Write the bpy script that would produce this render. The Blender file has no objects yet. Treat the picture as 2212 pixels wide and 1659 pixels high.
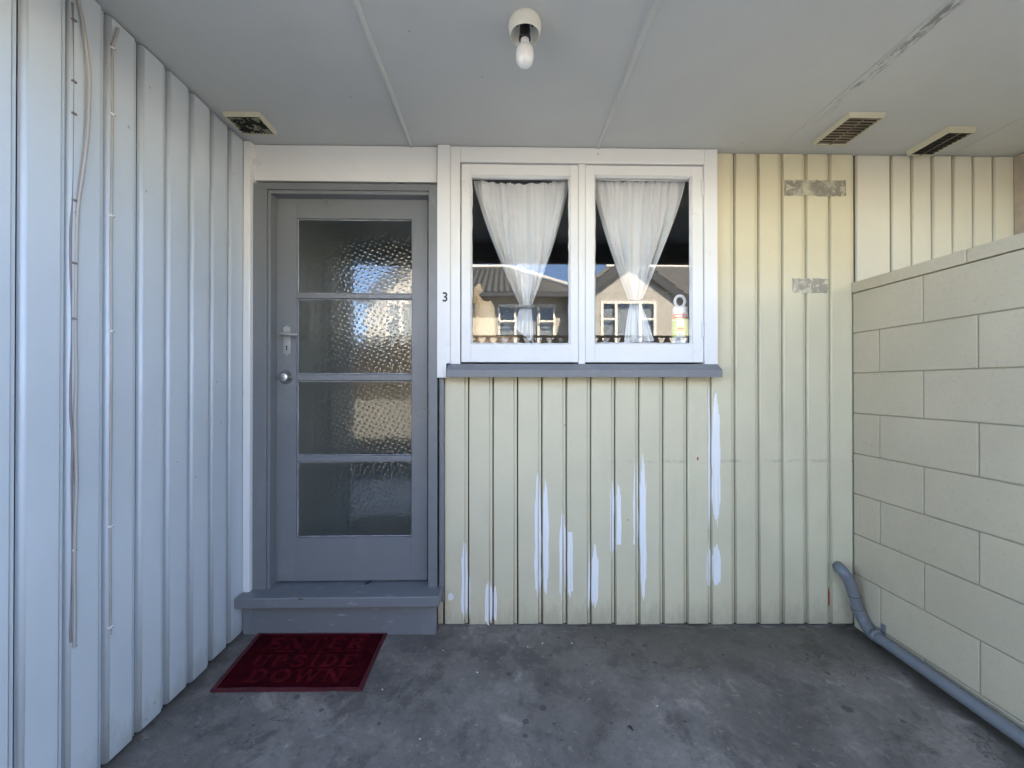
import bpy, bmesh, math, random
from mathutils import Vector, Matrix, noise as mnoise
random.seed(7)
R = math.radians
scene = bpy.context.scene
COL = scene.collection

# ------------------------------------------------------------------ camera
H = 1.19                      # lens height above the porch slab
FPX, CX, CY = 890.0, 1106.0, 829.5   # focal length and centre in units of a 2212 px wide picture
YAW, PITCH = math.atan(0.0205), R(0.25)
cam_d = bpy.data.cameras.new("camera")
cam_d.sensor_fit = 'HORIZONTAL'
cam_d.sensor_width = 36.0
cam_d.lens = 36.0 * FPX / 2212.0
cam_d.clip_start = 0.02
cam_d.clip_end = 4000
cam = bpy.data.objects.new("camera", cam_d)
cam.location = (0, 0, H)
cam.rotation_euler = (R(90) + PITCH, 0, -YAW)
COL.objects.link(cam)
scene.camera = cam

# ------------------------------------------------------------------ sky, sun, exposure
SUN_EL, SUN_AZ = 42.0, 12.0   # degrees; azimuth measured from +y (behind the house) towards +x
world = bpy.data.worlds.new("World")
scene.world = world
world.use_nodes = True
wn = world.node_tree
sky = wn.nodes.new("ShaderNodeTexSky")
sky.sky_type = 'NISHITA'
sky.sun_disc = False
sky.sun_elevation = R(SUN_EL)
sky.sun_rotation = R(SUN_AZ)
sky.air_density = 0.7
sky.ozone_density = 4.0
sky.altitude = 2200
sky.dust_density = 0.02
bg = wn.nodes["Background"]
bg.inputs["Strength"].default_value = 0.15
wn.links.new(sky.outputs["Color"], bg.inputs["Color"])
sun_d = bpy.data.lights.new("sun", 'SUN')
sun_d.energy = 4.4
sun_d.angle = R(0.5)
sun_d.color = (1.0, 0.94, 0.84)
sun = bpy.data.objects.new("sun", sun_d)
sd = Vector((math.sin(R(SUN_AZ)) * math.cos(R(SUN_EL)), math.cos(R(SUN_AZ)) * math.cos(R(SUN_EL)), math.sin(R(SUN_EL))))
sun.rotation_euler = sd.to_track_quat('Z', 'Y').to_euler()
sun.location = sd * 30
COL.objects.link(sun)
vs = scene.view_settings
scene.display_settings.display_device = 'sRGB'
vs.view_transform = 'Standard'
vs.look = 'None'
vs.gamma = 1.0
vs.use_curve_mapping = False
vs.exposure = 3.79
vs.use_white_balance = True
vs.white_balance_temperature = 7900
vs.white_balance_tint = 10
cy = scene.cycles
cy.max_bounces = 14
cy.diffuse_bounces = 7
cy.glossy_bounces = 5
cy.transmission_bounces = 8
cy.transparent_max_bounces = 12
cy.sample_clamp_indirect = 6.0
cy.use_denoising = True

# ------------------------------------------------------------------ helpers: picture point -> place
def ray(px, py):
    a = (px - CX) / FPX
    b = -(py - CY) / FPX
    f = Vector((math.sin(YAW) * math.cos(PITCH), math.cos(YAW) * math.cos(PITCH), math.sin(PITCH)))
    r = Vector((math.cos(YAW), -math.sin(YAW), 0))
    u = r.cross(f)
    return f + r * a + u * b
O = Vector((0, 0, H))
def at(px, py, Y):
    d = ray(px, py); return O + d * (Y / d.y)
def onx(px, py, X):
    d = ray(px, py); return O + d * (X / d.x)
def onz(px, py, Z):
    d = ray(px, py); return O + d * ((Z - H) / d.z)
def ax(px, Y, py=830): return at(px, py, Y).x
def az(py, Y, px=1087): return at(px, py, Y).z
def floor_z(x, y): return 0.010 - 0.012 * x - 0.025 * (2.0 - y)

# ------------------------------------------------------------------ helpers: objects
class MB:
    def __init__(s): s.v = []; s.f = []; s.sm = []
    def add(s, vs_, fs, smooth=False):
        n = len(s.v); s.v += [tuple(p) for p in vs_]
        for f in fs: s.f.append([n + i for i in f]); s.sm.append(smooth)
        return s
    def box(s, x0, x1, y0, y1, z0, z1):
        if x0 > x1: x0, x1 = x1, x0
        if y0 > y1: y0, y1 = y1, y0
        if z0 > z1: z0, z1 = z1, z0
        v = [(x, y, z) for x in (x0, x1) for y in (y0, y1) for z in (z0, z1)]
        return s.hexa(v)
    def hexa(s, v):  # order x,y,z binary
        return s.add(v, [(0, 1, 3, 2), (4, 6, 7, 5), (0, 4, 5, 1), (2, 3, 7, 6), (0, 2, 6, 4), (1, 5, 7, 3)])
    def prism(s, poly, fn0, fn1, smooth=False):
        """poly: list of 2D points; fn0/fn1 map a 2D point to the two end caps"""
        n = len(poly)
        v = [fn0(*p) for p in poly] + [fn1(*p) for p in poly]
        s.add(v, [tuple(range(n - 1, -1, -1)), tuple(range(n, 2 * n))])
        k = len(s.v) - 2 * n
        for i in range(n):
            j = (i + 1) % n
            s.f.append([k + i, k + j, k + n + j, k + n + i]); s.sm.append(smooth)
        return s
    def lathe(s, prof, c=(0, 0, 0), n=32, smooth=True):
        """prof: (radius, z) list; axis z"""
        v = []; f = []
        for r, z in prof:
            for i in range(n):
                a = 2 * math.pi * i / n
                v.append((c[0] + r * math.cos(a), c[1] + r * math.sin(a), c[2] + z))
        for k in range(len(prof) - 1):
            for i in range(n):
                j = (i + 1) % n
                f.append((k * n + i, k * n + j, (k + 1) * n + j, (k + 1) * n + i))
        return s.add(v, f, smooth)
    def tube(s, pts, r, n=10, cap=True, smooth=True):
        pts = [Vector(p) for p in pts]
        rr = r if isinstance(r, (list, tuple)) else [r] * len(pts)
        v = []; f = []
        t0 = (pts[1] - pts[0]).normalized()
        up = Vector((0, 0, 1)) if abs(t0.z) < 0.9 else Vector((1, 0, 0))
        nrm = (up - t0 * up.dot(t0)).normalized()
        for i, p in enumerate(pts):
            a = pts[max(0, i - 1)]; b = pts[min(len(pts) - 1, i + 1)]
            t = (b - a).normalized()
            nrm = (nrm - t * nrm.dot(t)).normalized()
            bi = t.cross(nrm)
            for k in range(n):
                an = 2 * math.pi * k / n
                v.append(p + (nrm * math.cos(an) + bi * math.sin(an)) * rr[i])
        for i in range(len(pts) - 1):
            for k in range(n):
                j = (k + 1) % n
                f.append((i * n + k, i * n + j, (i + 1) * n + j, (i + 1) * n + k))
        s.add(v, f, smooth)
        if cap:
            m = len(pts)
            s.add(v[:n], [tuple(range(n - 1, -1, -1))]); s.add(v[(m - 1) * n:], [tuple(range(n))])
        return s
    def mesh(s, name):
        me = bpy.data.meshes.new(name)
        me.from_pydata(s.v, [], s.f)
        for p, q in zip(me.polygons, s.sm): p.use_smooth = q
        bm = bmesh.new(); bm.from_mesh(me)
        bmesh.ops.recalc_face_normals(bm, faces=bm.faces)
        bm.to_mesh(me); bm.free()
        me.update()
        return me
    def obj(s, name, mat, parent=None, bevel=0.0, seg=2):
        me = s.mesh(name)
        if mat: me.materials.append(mat)
        return link(name, me, parent, bevel, seg)

def link(name, me, parent=None, bevel=0.0, seg=2):
    o = bpy.data.objects.new(name, me)
    COL.objects.link(o)
    if parent:
        o.parent = parent
        o.matrix_parent_inverse = world_of(parent).inverted()
    if bevel > 0:
        m = o.modifiers.new("edges", 'BEVEL')
        m.width = bevel; m.segments = seg; m.limit_method = 'ANGLE'; m.angle_limit = R(40)
        m.harden_normals = False
    return o
def world_of(o):
    m = o.matrix_basis.copy()
    if o.parent: m = world_of(o.parent) @ o.matrix_parent_inverse @ m
    return m
def tag(o, label, cat, group=None, kind=None):
    o["label"] = label; o["category"] = cat
    if group: o["group"] = group
    if kind: o["kind"] = kind
    return o
def thing(name, loc, label, cat, group=None, kind=None):
    o = bpy.data.objects.new(name, None)
    o.empty_display_size = 0.1
    o.location = loc
    COL.objects.link(o)
    return tag(o, label, cat, group, kind)
def copy_tree(o, loc, label):
    """a copy of a thing with copies of its parts and sub-parts"""
    def cp(a, par):
        c = a.copy(); COL.objects.link(c)
        if par is not None:
            c.parent = par; c.matrix_parent_inverse = a.matrix_parent_inverse.copy()
        for ch in [x for x in COL.objects if x.parent == a]: cp(ch, c)
        return c
    r = cp(o, None)
    r.location = loc
    r["label"] = label
    return r
def structure(o): o["kind"] = "structure"; return o

# ------------------------------------------------------------------ helpers: materials
def new_mat(name):
    m = bpy.data.materials.new(name); m.use_nodes = True
    nt = m.node_tree
    return m, nt, nt.nodes["Principled BSDF"]
def N(nt, t, **kw):
    n = nt.nodes.new(t)
    for k, v in kw.items(): setattr(n, k, v)
    return n
def mathn(nt, op, a, b=None, c=None, clamp=False):
    n = N(nt, "ShaderNodeMath", operation=op); n.use_clamp = clamp
    for i, x in enumerate((a, b, c)):
        if x is None: continue
        if isinstance(x, (int, float)): n.inputs[i].default_value = x
        else: nt.links.new(x, n.inputs[i])
    return n.outputs[0]
def mix(nt, fac, a, b):
    n = N(nt, "ShaderNodeMix", data_type='RGBA')
    for sock, x in ((n.inputs[0], fac), (n.inputs[6], a), (n.inputs[7], b)):
        if isinstance(x, (int, float)): sock.default_value = x
        elif isinstance(x, tuple): sock.default_value = (*x, 1) if len(x) == 3 else x
        else: nt.links.new(x, sock)
    return n.outputs[2]
def ramp(nt, x, lo, hi, a=0.0, b=1.0):
    n = N(nt, "ShaderNodeMapRange"); n.interpolation_type = 'SMOOTHSTEP'
    nt.links.new(x, n.inputs[0])
    n.inputs[1].default_value = lo; n.inputs[2].default_value = hi
    n.inputs[3].default_value = a; n.inputs[4].default_value = b
    return n.outputs[0]
def pos(nt, scale=(1, 1, 1), off=(0, 0, 0)):
    g = N(nt, "ShaderNodeNewGeometry")
    mp = N(nt, "ShaderNodeMapping")
    mp.inputs["Scale"].default_value = scale; mp.inputs["Location"].default_value = off
    nt.links.new(g.outputs["Position"], mp.inputs["Vector"])
    return mp.outputs[0]
def noise(nt, vec, scale, detail=4, rough=0.6, dist=0.0):
    n = N(nt, "ShaderNodeTexNoise")
    n.inputs["Scale"].default_value = scale; n.inputs["Detail"].default_value = detail
    n.inputs["Roughness"].default_value = rough; n.inputs["Distortion"].default_value = dist
    nt.links.new(vec, n.inputs["Vector"])
    return n.outputs["Fac"]
def bump(nt, b, h, strength, dist=0.002):
    n = N(nt, "ShaderNodeBump")
    n.inputs["Strength"].default_value = strength; n.inputs["Distance"].default_value = dist
    nt.links.new(h, n.inputs["Height"]); nt.links.new(n.outputs[0], b.inputs["Normal"])
    return n

def paint(name, col, rough=0.45, var=0.06, stain=(0.25, 0.24, 0.21), stain_amt=0.25, stain_scale=2.0, stretch=(1, 1, 0.35),
          speck=0.3, bump_s=0.15, grain=(1, 1, 1), fine=180, per_obj=0.04, chips=None, extra=None, spec=0.5):
    """weathered paint: uneven tone, soft stains, small specks, brush or roller relief"""
    m, nt, b = new_mat(name)
    p = pos(nt)
    n1 = noise(nt, p, 1.7, 5, 0.6)
    tone = ramp(nt, n1, 0.25, 0.75, 1 - var, 1 + var)
    oi = N(nt, "ShaderNodeObjectInfo")
    tone = mathn(nt, 'MULTIPLY', tone, mathn(nt, 'MULTIPLY_ADD', oi.outputs["Random"], per_obj, 1 - per_obj / 2))
    hsv = N(nt, "ShaderNodeHueSaturation")
    hsv.inputs["Color"].default_value = (*col, 1)
    nt.links.new(tone, hsv.inputs["Value"])
    c = hsv.outputs[0]
    ps = pos(nt, stretch, (3.1, 1.7, 0.4))
    s1 = noise(nt, ps, stain_scale * 3, 7, 0.68, 0.4)
    s2 = noise(nt, p, 0.9, 3, 0.5)
    sm = mathn(nt, 'MULTIPLY', ramp(nt, s1, 0.50, 0.80), ramp(nt, s2, 0.35, 0.7))
    c = mix(nt, mathn(nt, 'MULTIPLY', sm, stain_amt), c, stain)
    if speck > 0:
        vo = N(nt, "ShaderNodeTexVoronoi"); vo.inputs["Scale"].default_value = 13
        nt.links.new(p, vo.inputs["Vector"])
        sep = N(nt, "ShaderNodeSeparateColor"); nt.links.new(vo.outputs["Color"], sep.inputs[0])
        rad = mathn(nt, 'MULTIPLY', mathn(nt, 'POWER', sep.outputs[0], 6.0), 0.065)
        hit = mathn(nt, 'LESS_THAN', vo.outputs["Distance"], rad)
        c = mix(nt, mathn(nt, 'MULTIPLY', hit, speck), c, (0.07, 0.06, 0.05))
    if extra: c = extra(nt, c, p)
    if chips:
        ch = noise(nt, pos(nt, chips[1]), 22, 6, 0.7)
        k = ramp(nt, ch, chips[2], chips[2] + 0.02)
        c = mix(nt, k, c, chips[0])
    nt.links.new(c, b.inputs["Base Color"])
    rn = noise(nt, p, 9, 4, 0.6)
    nt.links.new(ramp(nt, rn, 0.2, 0.8, rough - 0.08, rough + 0.1), b.inputs["Roughness"])
    b.inputs["Specular IOR Level"].default_value = spec
    pg = pos(nt, grain)
    h = mathn(nt, 'ADD', mathn(nt, 'MULTIPLY', noise(nt, pg, fine, 4, 0.65), 0.6), mathn(nt, 'MULTIPLY', noise(nt, p, 14, 3, 0.5), 0.9))
    bump(nt, b, h, bump_s, 0.002)
    return m

def plain(name, col, rough=0.5, metal=0.0, bump_s=0.0, scale=200, var=0.0):
    m, nt, b = new_mat(name)
    b.inputs["Base Color"].default_value = (*col, 1)
    b.inputs["Roughness"].default_value = rough
    b.inputs["Metallic"].default_value = metal
    p = pos(nt)
    if var > 0:
        n1 = noise(nt, p, 12, 5, 0.65)
        nt.links.new(mix(nt, ramp(nt, n1, 0.3, 0.7), tuple(x * (1 - var) for x in col), tuple(min(1, x * (1 + var)) for x in col)), b.inputs["Base Color"])
    if bump_s > 0: bump(nt, b, noise(nt, p, scale, 4, 0.6), bump_s, 0.001)
    return m

# -- boards with grime near the slab that has its own ragged edge, and a scuffed line across them
def yellow_extra(nt, c, p):
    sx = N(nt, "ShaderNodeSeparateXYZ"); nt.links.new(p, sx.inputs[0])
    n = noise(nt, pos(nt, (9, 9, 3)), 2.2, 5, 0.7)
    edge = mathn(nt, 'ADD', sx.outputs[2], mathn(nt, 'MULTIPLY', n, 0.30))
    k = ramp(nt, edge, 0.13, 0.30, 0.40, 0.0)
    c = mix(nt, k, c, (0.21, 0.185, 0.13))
    # scuffs
    n2 = noise(nt, pos(nt, (16, 16, 46)), 1.0, 5, 0.7)
    lo = ramp(nt, sx.outputs[2], 0.0, 0.62, 0.8, 0.15)
    k2 = mathn(nt, 'MULTIPLY', ramp(nt, n2, 0.66, 0.74), lo)
    c = mix(nt, mathn(nt, 'MULTIPLY', k2, 0.7), c, (0.19, 0.17, 0.13))
    z1 = mathn(nt, 'ABSOLUTE', mathn(nt, 'SUBTRACT', sx.outputs[2], 0.815))
    n3 = noise(nt, pos(nt, (22, 22, 30)), 1.0, 4, 0.7)
    k3 = mathn(nt, 'MULTIPLY', ramp(nt, z1, 0.004, 0.012, 1, 0), ramp(nt, n3, 0.42, 0.62))
    k3 = mathn(nt, 'MULTIPLY', k3, ramp(nt, sx.outputs[0], 0.3, 1.0))
    return mix(nt, mathn(nt, 'MULTIPLY', k3, 0.35), c, (0.26, 0.24, 0.19))
def white_extra(nt, c, p):
    sx = N(nt, "ShaderNodeSeparateXYZ"); nt.links.new(p, sx.inputs[0])
    n = noise(nt, pos(nt, (7, 7, 2.5)), 2.2, 5, 0.7)
    edge = mathn(nt, 'ADD', sx.outputs[2], mathn(nt, 'MULTIPLY', n, 0.3))
    k = ramp(nt, edge, 0.14, 0.30, 0.5, 0.0)
    return mix(nt, k, c, (0.28, 0.27, 0.24))
def ceil_extra(nt, c, p):
    # flaking tape along the third seam and a scatter of chips beside it
    sx = N(nt, "ShaderNodeSeparateXYZ"); nt.links.new(p, sx.inputs[0])
    d = mathn(nt, 'ABSOLUTE', mathn(nt, 'SUBTRACT', sx.outputs[0], 1.375))
    n = noise(nt, pos(nt, (60, 14, 1)), 1.0, 6, 0.75)
    n2 = noise(nt, pos(nt, (3, 3, 1)), 1.0, 2, 0.5)
    k = mathn(nt, 'MULTIPLY', ramp(nt, d, 0.012, 0.03, 1, 0), ramp(nt, n, 0.49, 0.57))
    k = mathn(nt, 'MULTIPLY', k, ramp(nt, sx.outputs[1], 1.85, 1.50))
    c = mix(nt, mathn(nt, 'MULTIPLY', k, 0.72), c, (0.12, 0.11, 0.10))
    d2 = mathn(nt, 'ABSOLUTE', mathn(nt, 'SUBTRACT', sx.outputs[0], 1.50))
    k2 = mathn(nt, 'MULTIPLY', ramp(nt, d2, 0.01, 0.16, 1, 0), ramp(nt, n, 0.66, 0.70))
    c = mix(nt, mathn(nt, 'MULTIPLY', k2, 0.8), c, (0.12, 0.10, 0.09))
    return c

def block_extra(nt, c, p):
    # pits in the block face and rust-grey drips with their own edges
    v = N(nt, "ShaderNodeTexVoronoi"); v.inputs["Scale"].default_value = 95
    nt.links.new(p, v.inputs["Vector"])
    sc = N(nt, "ShaderNodeSeparateColor"); nt.links.new(v.outputs["Color"], sc.inputs[0])
    pit = mathn(nt, 'LESS_THAN', v.outputs["Distance"], mathn(nt, 'MULTIPLY', mathn(nt, 'POWER', sc.outputs[2], 5.0), 0.33))
    c = mix(nt, mathn(nt, 'MULTIPLY', pit, 0.28), c, (0.24, 0.22, 0.17))
    d = noise(nt, pos(nt, (1, 16, 1.3)), 1.0, 5, 0.65)
    d2 = noise(nt, p, 1.6, 3, 0.5)
    k = mathn(nt, 'MULTIPLY', ramp(nt, d, 0.60, 0.72), ramp(nt, d2, 0.48, 0.62))
    c = mix(nt, mathn(nt, 'MULTIPLY', k, 0.60), c, (0.24, 0.22, 0.18))
    f = noise(nt, p, 60, 5, 0.75)
    return mix(nt, ramp(nt, f, 0.50, 0.72, 0, 0.28), c, (0.29, 0.265, 0.205))
def primer_extra(nt, c, p):
    st = noise(nt, pos(nt, (150, 150, 2.2)), 1.0, 4, 0.6)
    return mix(nt, ramp(nt, st, 0.55, 0.70, 0, 0.6), c, (0.60, 0.565, 0.44))
def door_extra(nt, c, p):
    # rubbed hand marks and small knocks
    n = noise(nt, pos(nt, (5, 5, 3)), 1.0, 6, 0.7)
    c = mix(nt, ramp(nt, n, 0.53, 0.70, 0, 0.45), c, (0.225, 0.23, 0.232))
    n2 = noise(nt, pos(nt, (34, 34, 30)), 1.0, 4, 0.65)
    return mix(nt, ramp(nt, n2, 0.72, 0.75, 0, 0.6), c, (0.30, 0.30, 0.29))
def step_extra(nt, c, p):
    c = door_extra(nt, c, p)
    sx = N(nt, "ShaderNodeSeparateXYZ"); nt.links.new(p, sx.inputs[0])
    n = noise(nt, pos(nt, (12, 30, 40)), 1.0, 6, 0.72)
    mid = ramp(nt, mathn(nt, 'ABSOLUTE', mathn(nt, 'ADD', sx.outputs[0], 0.78)), 0.10, 0.42, 1, 0.15)
    k = mathn(nt, 'MULTIPLY', ramp(nt, n, 0.58, 0.68), mid)
    return mix(nt, mathn(nt, 'MULTIPLY', k, 0.75), c, (0.36, 0.35, 0.32))
M = {}
M['white_board'] = paint("white_board_paint", (0.535, 0.575, 0.595), 0.36, 0.05, (0.36, 0.34, 0.31), 0.30, 2.0, (1, 1, 0.3), 0.4, 0.16, (1, 1, 0.12), 90, 0.03, extra=white_extra)  # white paint tinted blue: the sky's light is put into its colour
M['yellow_board'] = paint("cream_board_paint", (0.615, 0.556, 0.386), 0.42, 0.06, (0.40, 0.36, 0.26), 0.4, 2.2, (1, 1, 0.3), 0.6, 0.14, (1, 1, 0.12), 90, 0.04, extra=yellow_extra)
M['pink_board'] = paint("warm_cream_board_paint", (0.65, 0.612, 0.49), 0.45, 0.06, (0.42, 0.36, 0.30), 0.35, 2.0, (1, 1, 0.4), 0.5, 0.14, (1, 1, 0.15), 90, 0.05)
M['white_trim'] = paint("white_joinery_paint", (0.72, 0.715, 0.685), 0.33, 0.03, (0.5, 0.48, 0.44), 0.15, 3.0, (1, 1, 0.6), 0.35, 0.14, (1, 1, 0.25), 110, 0.02)
M['grey_paint'] = paint("grey_joinery_paint", (0.168, 0.175, 0.178), 0.34, 0.05, (0.21, 0.215, 0.22), 0.25, 4.0, (1, 1, 0.5), 0.35, 0.16, (1, 1, 0.25), 120, 0.03, extra=door_extra)
M['sill_paint'] = paint("worn_grey_step_paint", (0.170, 0.177, 0.182), 0.36, 0.06, (0.22, 0.225, 0.22), 0.5, 4.0, (1, 1, 1), 0.5, 0.2, (0.3, 1, 1), 120, 0.02, extra=step_extra)
M['ceiling'] = paint("grey_ceiling_paint", (0.525, 0.525, 0.495), 0.6, 0.04, (0.36, 0.36, 0.34), 0.3, 1.2, (1, 1, 1), 0.4, 0.12, (1, 1, 1), 60, 0.02, extra=ceil_extra)
M['block'] = paint("painted_block", (0.48, 0.405, 0.282), 0.66, 0.07, (0.25, 0.23, 0.18), 0.6, 2.2, (1.2, 1.2, 0.35), 0.7, 0.9, (1, 1, 1), 130, 0.07, extra=block_extra)
M['mortar'] = paint("painted_mortar", (0.33, 0.285, 0.20), 0.7, 0.08, (0.2, 0.19, 0.16), 0.6, 4.0, (1, 1, 1), 0.3, 0.5, (1, 1, 1), 90, 0.0)
M['dark_gap'] = plain("dark_stained_lining", (0.045, 0.026, 0.022), 0.9)
M['primer'] = paint("white_primer", (0.82, 0.81, 0.785), 0.6, 0.04, (0.6, 0.6, 0.6), 0.3, 4.0, (1, 1, 0.1), 0.1, 0.35, (1, 1, 0.05), 160, 0.03, extra=primer_extra)
M['bare_red'] = plain("red_undercoat", (0.35, 0.07, 0.04), 0.7, var=0.3)
M['cream_plastic'] = paint("yellowed_plastic", (0.56, 0.52, 0.38), 0.45, 0.06, (0.20, 0.17, 0.10), 0.9, 9.0, (1, 1, 1), 0.4, 0.1)
M['vent_dirt'] = plain("sooty_mesh", (0.035, 0.032, 0.022), 0.85, var=0.5)
M['vent_soot'] = paint('sooty_cream_bars', (0.30, 0.28, 0.19), 0.8, 0.1, (0.012, 0.011, 0.009), 1.0, 5.0, (1, 1, 1), 0.0, 0.3, chips=((0.012, 0.011, 0.009), (1.6, 1.6, 1.6), 0.46))
M['vent_slat'] = plain("brown_stained_slat", (0.24, 0.19, 0.135), 0.6, var=0.4)
M['black_plastic'] = plain("black_bakelite", (0.012, 0.012, 0.012), 0.4)
M['porcelain'] = paint("aged_white_porcelain", (0.74, 0.71, 0.61), 0.3, 0.05, (0.30, 0.25, 0.17), 0.45, 14.0, (1, 1, 1), 0.3, 0.08)
M['bulb'] = paint("dusty_opal_glass", (0.78, 0.775, 0.74), 0.14, 0.04, (0.25, 0.23, 0.2), 0.6, 22.0, (1, 1, 1), 0.5, 0.02, spec=0.6)
M['steel'] = plain("brushed_steel", (0.62, 0.61, 0.58), 0.28, 1.0, 0.05, 400, 0.1)
M['worn_steel'] = plain("worn_silver_paint", (0.40, 0.40, 0.385), 0.40, 0.7, 0.08, 200, 0.15)
M['black'] = plain("black_hole", (0.006, 0.006, 0.006), 0.7)
M['black_paint'] = plain("black_numeral", (0.012, 0.012, 0.014), 0.35)
M['pvc'] = paint("painted_grey_pvc", (0.155, 0.165, 0.175), 0.34, 0.08, (0.30, 0.295, 0.28), 0.8, 9.0, (1, 1, 1), 0.7, 0.25)
M['cable'] = paint("painted_over_cable", (0.35, 0.325, 0.295), 0.45, 0.08, (0.15, 0.10, 0.09), 0.75, 9.0, (1, 1, 0.2), 0.4, 0.1)
M['cable_dark'] = paint("grimy_cable", (0.20, 0.175, 0.165), 0.5, 0.08, (0.08, 0.05, 0.045), 0.7, 9.0, (1, 1, 0.2), 0.4, 0.1)
M['clip'] = plain("cable_clip", (0.55, 0.54, 0.50), 0.5, var=0.2)
M['rust'] = plain("rusty_nail", (0.09, 0.05, 0.035), 0.8, var=0.4)
M['curtain'] = None
M['beige_trim'] = plain('brownish_beige_trim', (0.36, 0.30, 0.235), 0.55, var=0.12)
M['bag'] = paint("brown_paper", (0.66, 0.47, 0.26), 0.75, 0.1, (0.36, 0.22, 0.10), 0.5, 6.0, (1, 1, 1), 0.1, 0.6, (1, 1, 1), 40)
M['tan'] = paint("tan_wicker", (0.30, 0.18, 0.09), 0.7, 0.2, (0.14, 0.08, 0.04), 0.6, 10.0, (1, 1, 1), 0.1, 0.5)
M['bottle_white'] = plain("white_bottle_plastic", (0.80, 0.80, 0.78), 0.35)
M['lab_red'] = plain("red_label", (0.62, 0.10, 0.07), 0.45)
M['lab_green'] = plain("green_label", (0.42, 0.58, 0.10), 0.45)
M['lab_grey'] = plain("grey_label", (0.35, 0.37, 0.38), 0.45)
M['lab_white'] = plain("white_print", (0.82, 0.82, 0.80), 0.5)
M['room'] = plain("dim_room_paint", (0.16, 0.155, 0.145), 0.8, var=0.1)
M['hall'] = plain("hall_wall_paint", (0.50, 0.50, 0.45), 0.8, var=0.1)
M['tie'] = plain("dark_tie_band", (0.06, 0.07, 0.085), 0.8)
M['leaf'] = plain("dry_leaf", (0.10, 0.06, 0.03), 0.7, var=0.4)
M['black_leaf'] = plain("black_rubber_tail", (0.012, 0.01, 0.012), 0.6)
M['flake'] = plain("paint_flake_white", (0.75, 0.75, 0.72), 0.6)
# opposite houses
M['render_wall'] = paint("cream_roughcast", (0.45, 0.435, 0.40), 0.8, 0.05, (0.36, 0.32, 0.25), 0.3, 1.0, (1, 1, 0.5), 0.1, 0.5, (1, 1, 1), 30)
M['barge'] = plain("dark_grey_fascia", (0.055, 0.06, 0.065), 0.4)
M['upvc'] = plain("white_window_frame", (0.80, 0.78, 0.74), 0.35)
M['fence'] = paint("dark_stained_timber", (0.016, 0.013, 0.012), 0.7, 0.2, (0.03, 0.026, 0.022), 0.5, 4.0, (1, 1, 0.2), 0.1, 0.3)
M['lowwall'] = paint("grey_block", (0.15, 0.155, 0.155), 0.8, 0.08, (0.2, 0.2, 0.19), 0.5, 3.0, (1, 1, 1), 0.2, 0.5)
M['driveway'] = paint("driveway_concrete", (0.56, 0.545, 0.51), 0.85, 0.1, (0.2, 0.19, 0.18), 0.5, 0.6, (1, 1, 1), 0.2, 0.4)
M['net'] = plain("blue_grey_curtain", (0.30, 0.34, 0.37), 0.9)

def make_tile_roof():
    m, nt, b = new_mat("grey_pressed_metal_tile")
    p = pos(nt)
    n = noise(nt, p, 3, 4, 0.6)
    nt.links.new(mix(nt, n, (0.016, 0.024, 0.034), (0.034, 0.046, 0.060)), b.inputs["Base Color"])
    b.inputs["Roughness"].default_value = 0.42
    b.inputs["Specular IOR Level"].default_value = 0.5
    return m
M['tiles'] = make_tile_roof()

def make_curtain():
    m, nt, b = new_mat("thin_white_cotton")
    b.inputs["Base Color"].default_value = (0.85, 0.855, 0.85, 1)
    b.inputs["Roughness"].default_value = 0.9
    p = pos(nt)
    w = noise(nt, p, 900, 2, 0.5)
    bump(nt, b, w, 0.15, 0.0006)
    tr = N(nt, "ShaderNodeBsdfTranslucent"); tr.inputs[0].default_value = (0.75, 0.75, 0.72, 1)
    mx = N(nt, "ShaderNodeMixShader"); mx.inputs[0].default_value = 0.22
    out = nt.nodes["Material Output"]
    nt.links.new(b.outputs[0], mx.inputs[1]); nt.links.new(tr.outputs[0], mx.inputs[2]); nt.links.new(mx.outputs[0], out.inputs[0])
    return m
M['curtain'] = make_curtain()

def make_glass():
    """clear pane: two faces, each letting light through and mirroring by angle"""
    m, nt, b = new_mat("clear_window_glass")
    nt.nodes.remove(b)
    lw = N(nt, "ShaderNodeLayerWeight"); lw.inputs[0].default_value = 0.5
    f = mathn(nt, 'MULTIPLY_ADD', mathn(nt, 'POWER', lw.outputs["Facing"], 5.0), 0.95, 0.045)
    tr = N(nt, "ShaderNodeBsdfTransparent"); tr.inputs[0].default_value = (0.99, 0.992, 0.992, 1)
    gl = N(nt, "ShaderNodeBsdfGlossy"); gl.inputs["Roughness"].default_value = 0.0
    bp = N(nt, "ShaderNodeBump"); bp.inputs["Strength"].default_value = 0.012; bp.inputs["Distance"].default_value = 0.002
    nt.links.new(noise(nt, pos(nt), 5, 2, 0.4), bp.inputs["Height"]); nt.links.new(bp.outputs[0], gl.inputs["Normal"])
    mx = N(nt, "ShaderNodeMixShader")
    nt.links.new(f, mx.inputs[0]); nt.links.new(tr.outputs[0], mx.inputs[1]); nt.links.new(gl.outputs[0], mx.inputs[2])
    nt.links.new(mx.outputs[0], nt.nodes["Material Output"].inputs[0])
    return m
M['glass'] = make_glass()


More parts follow.
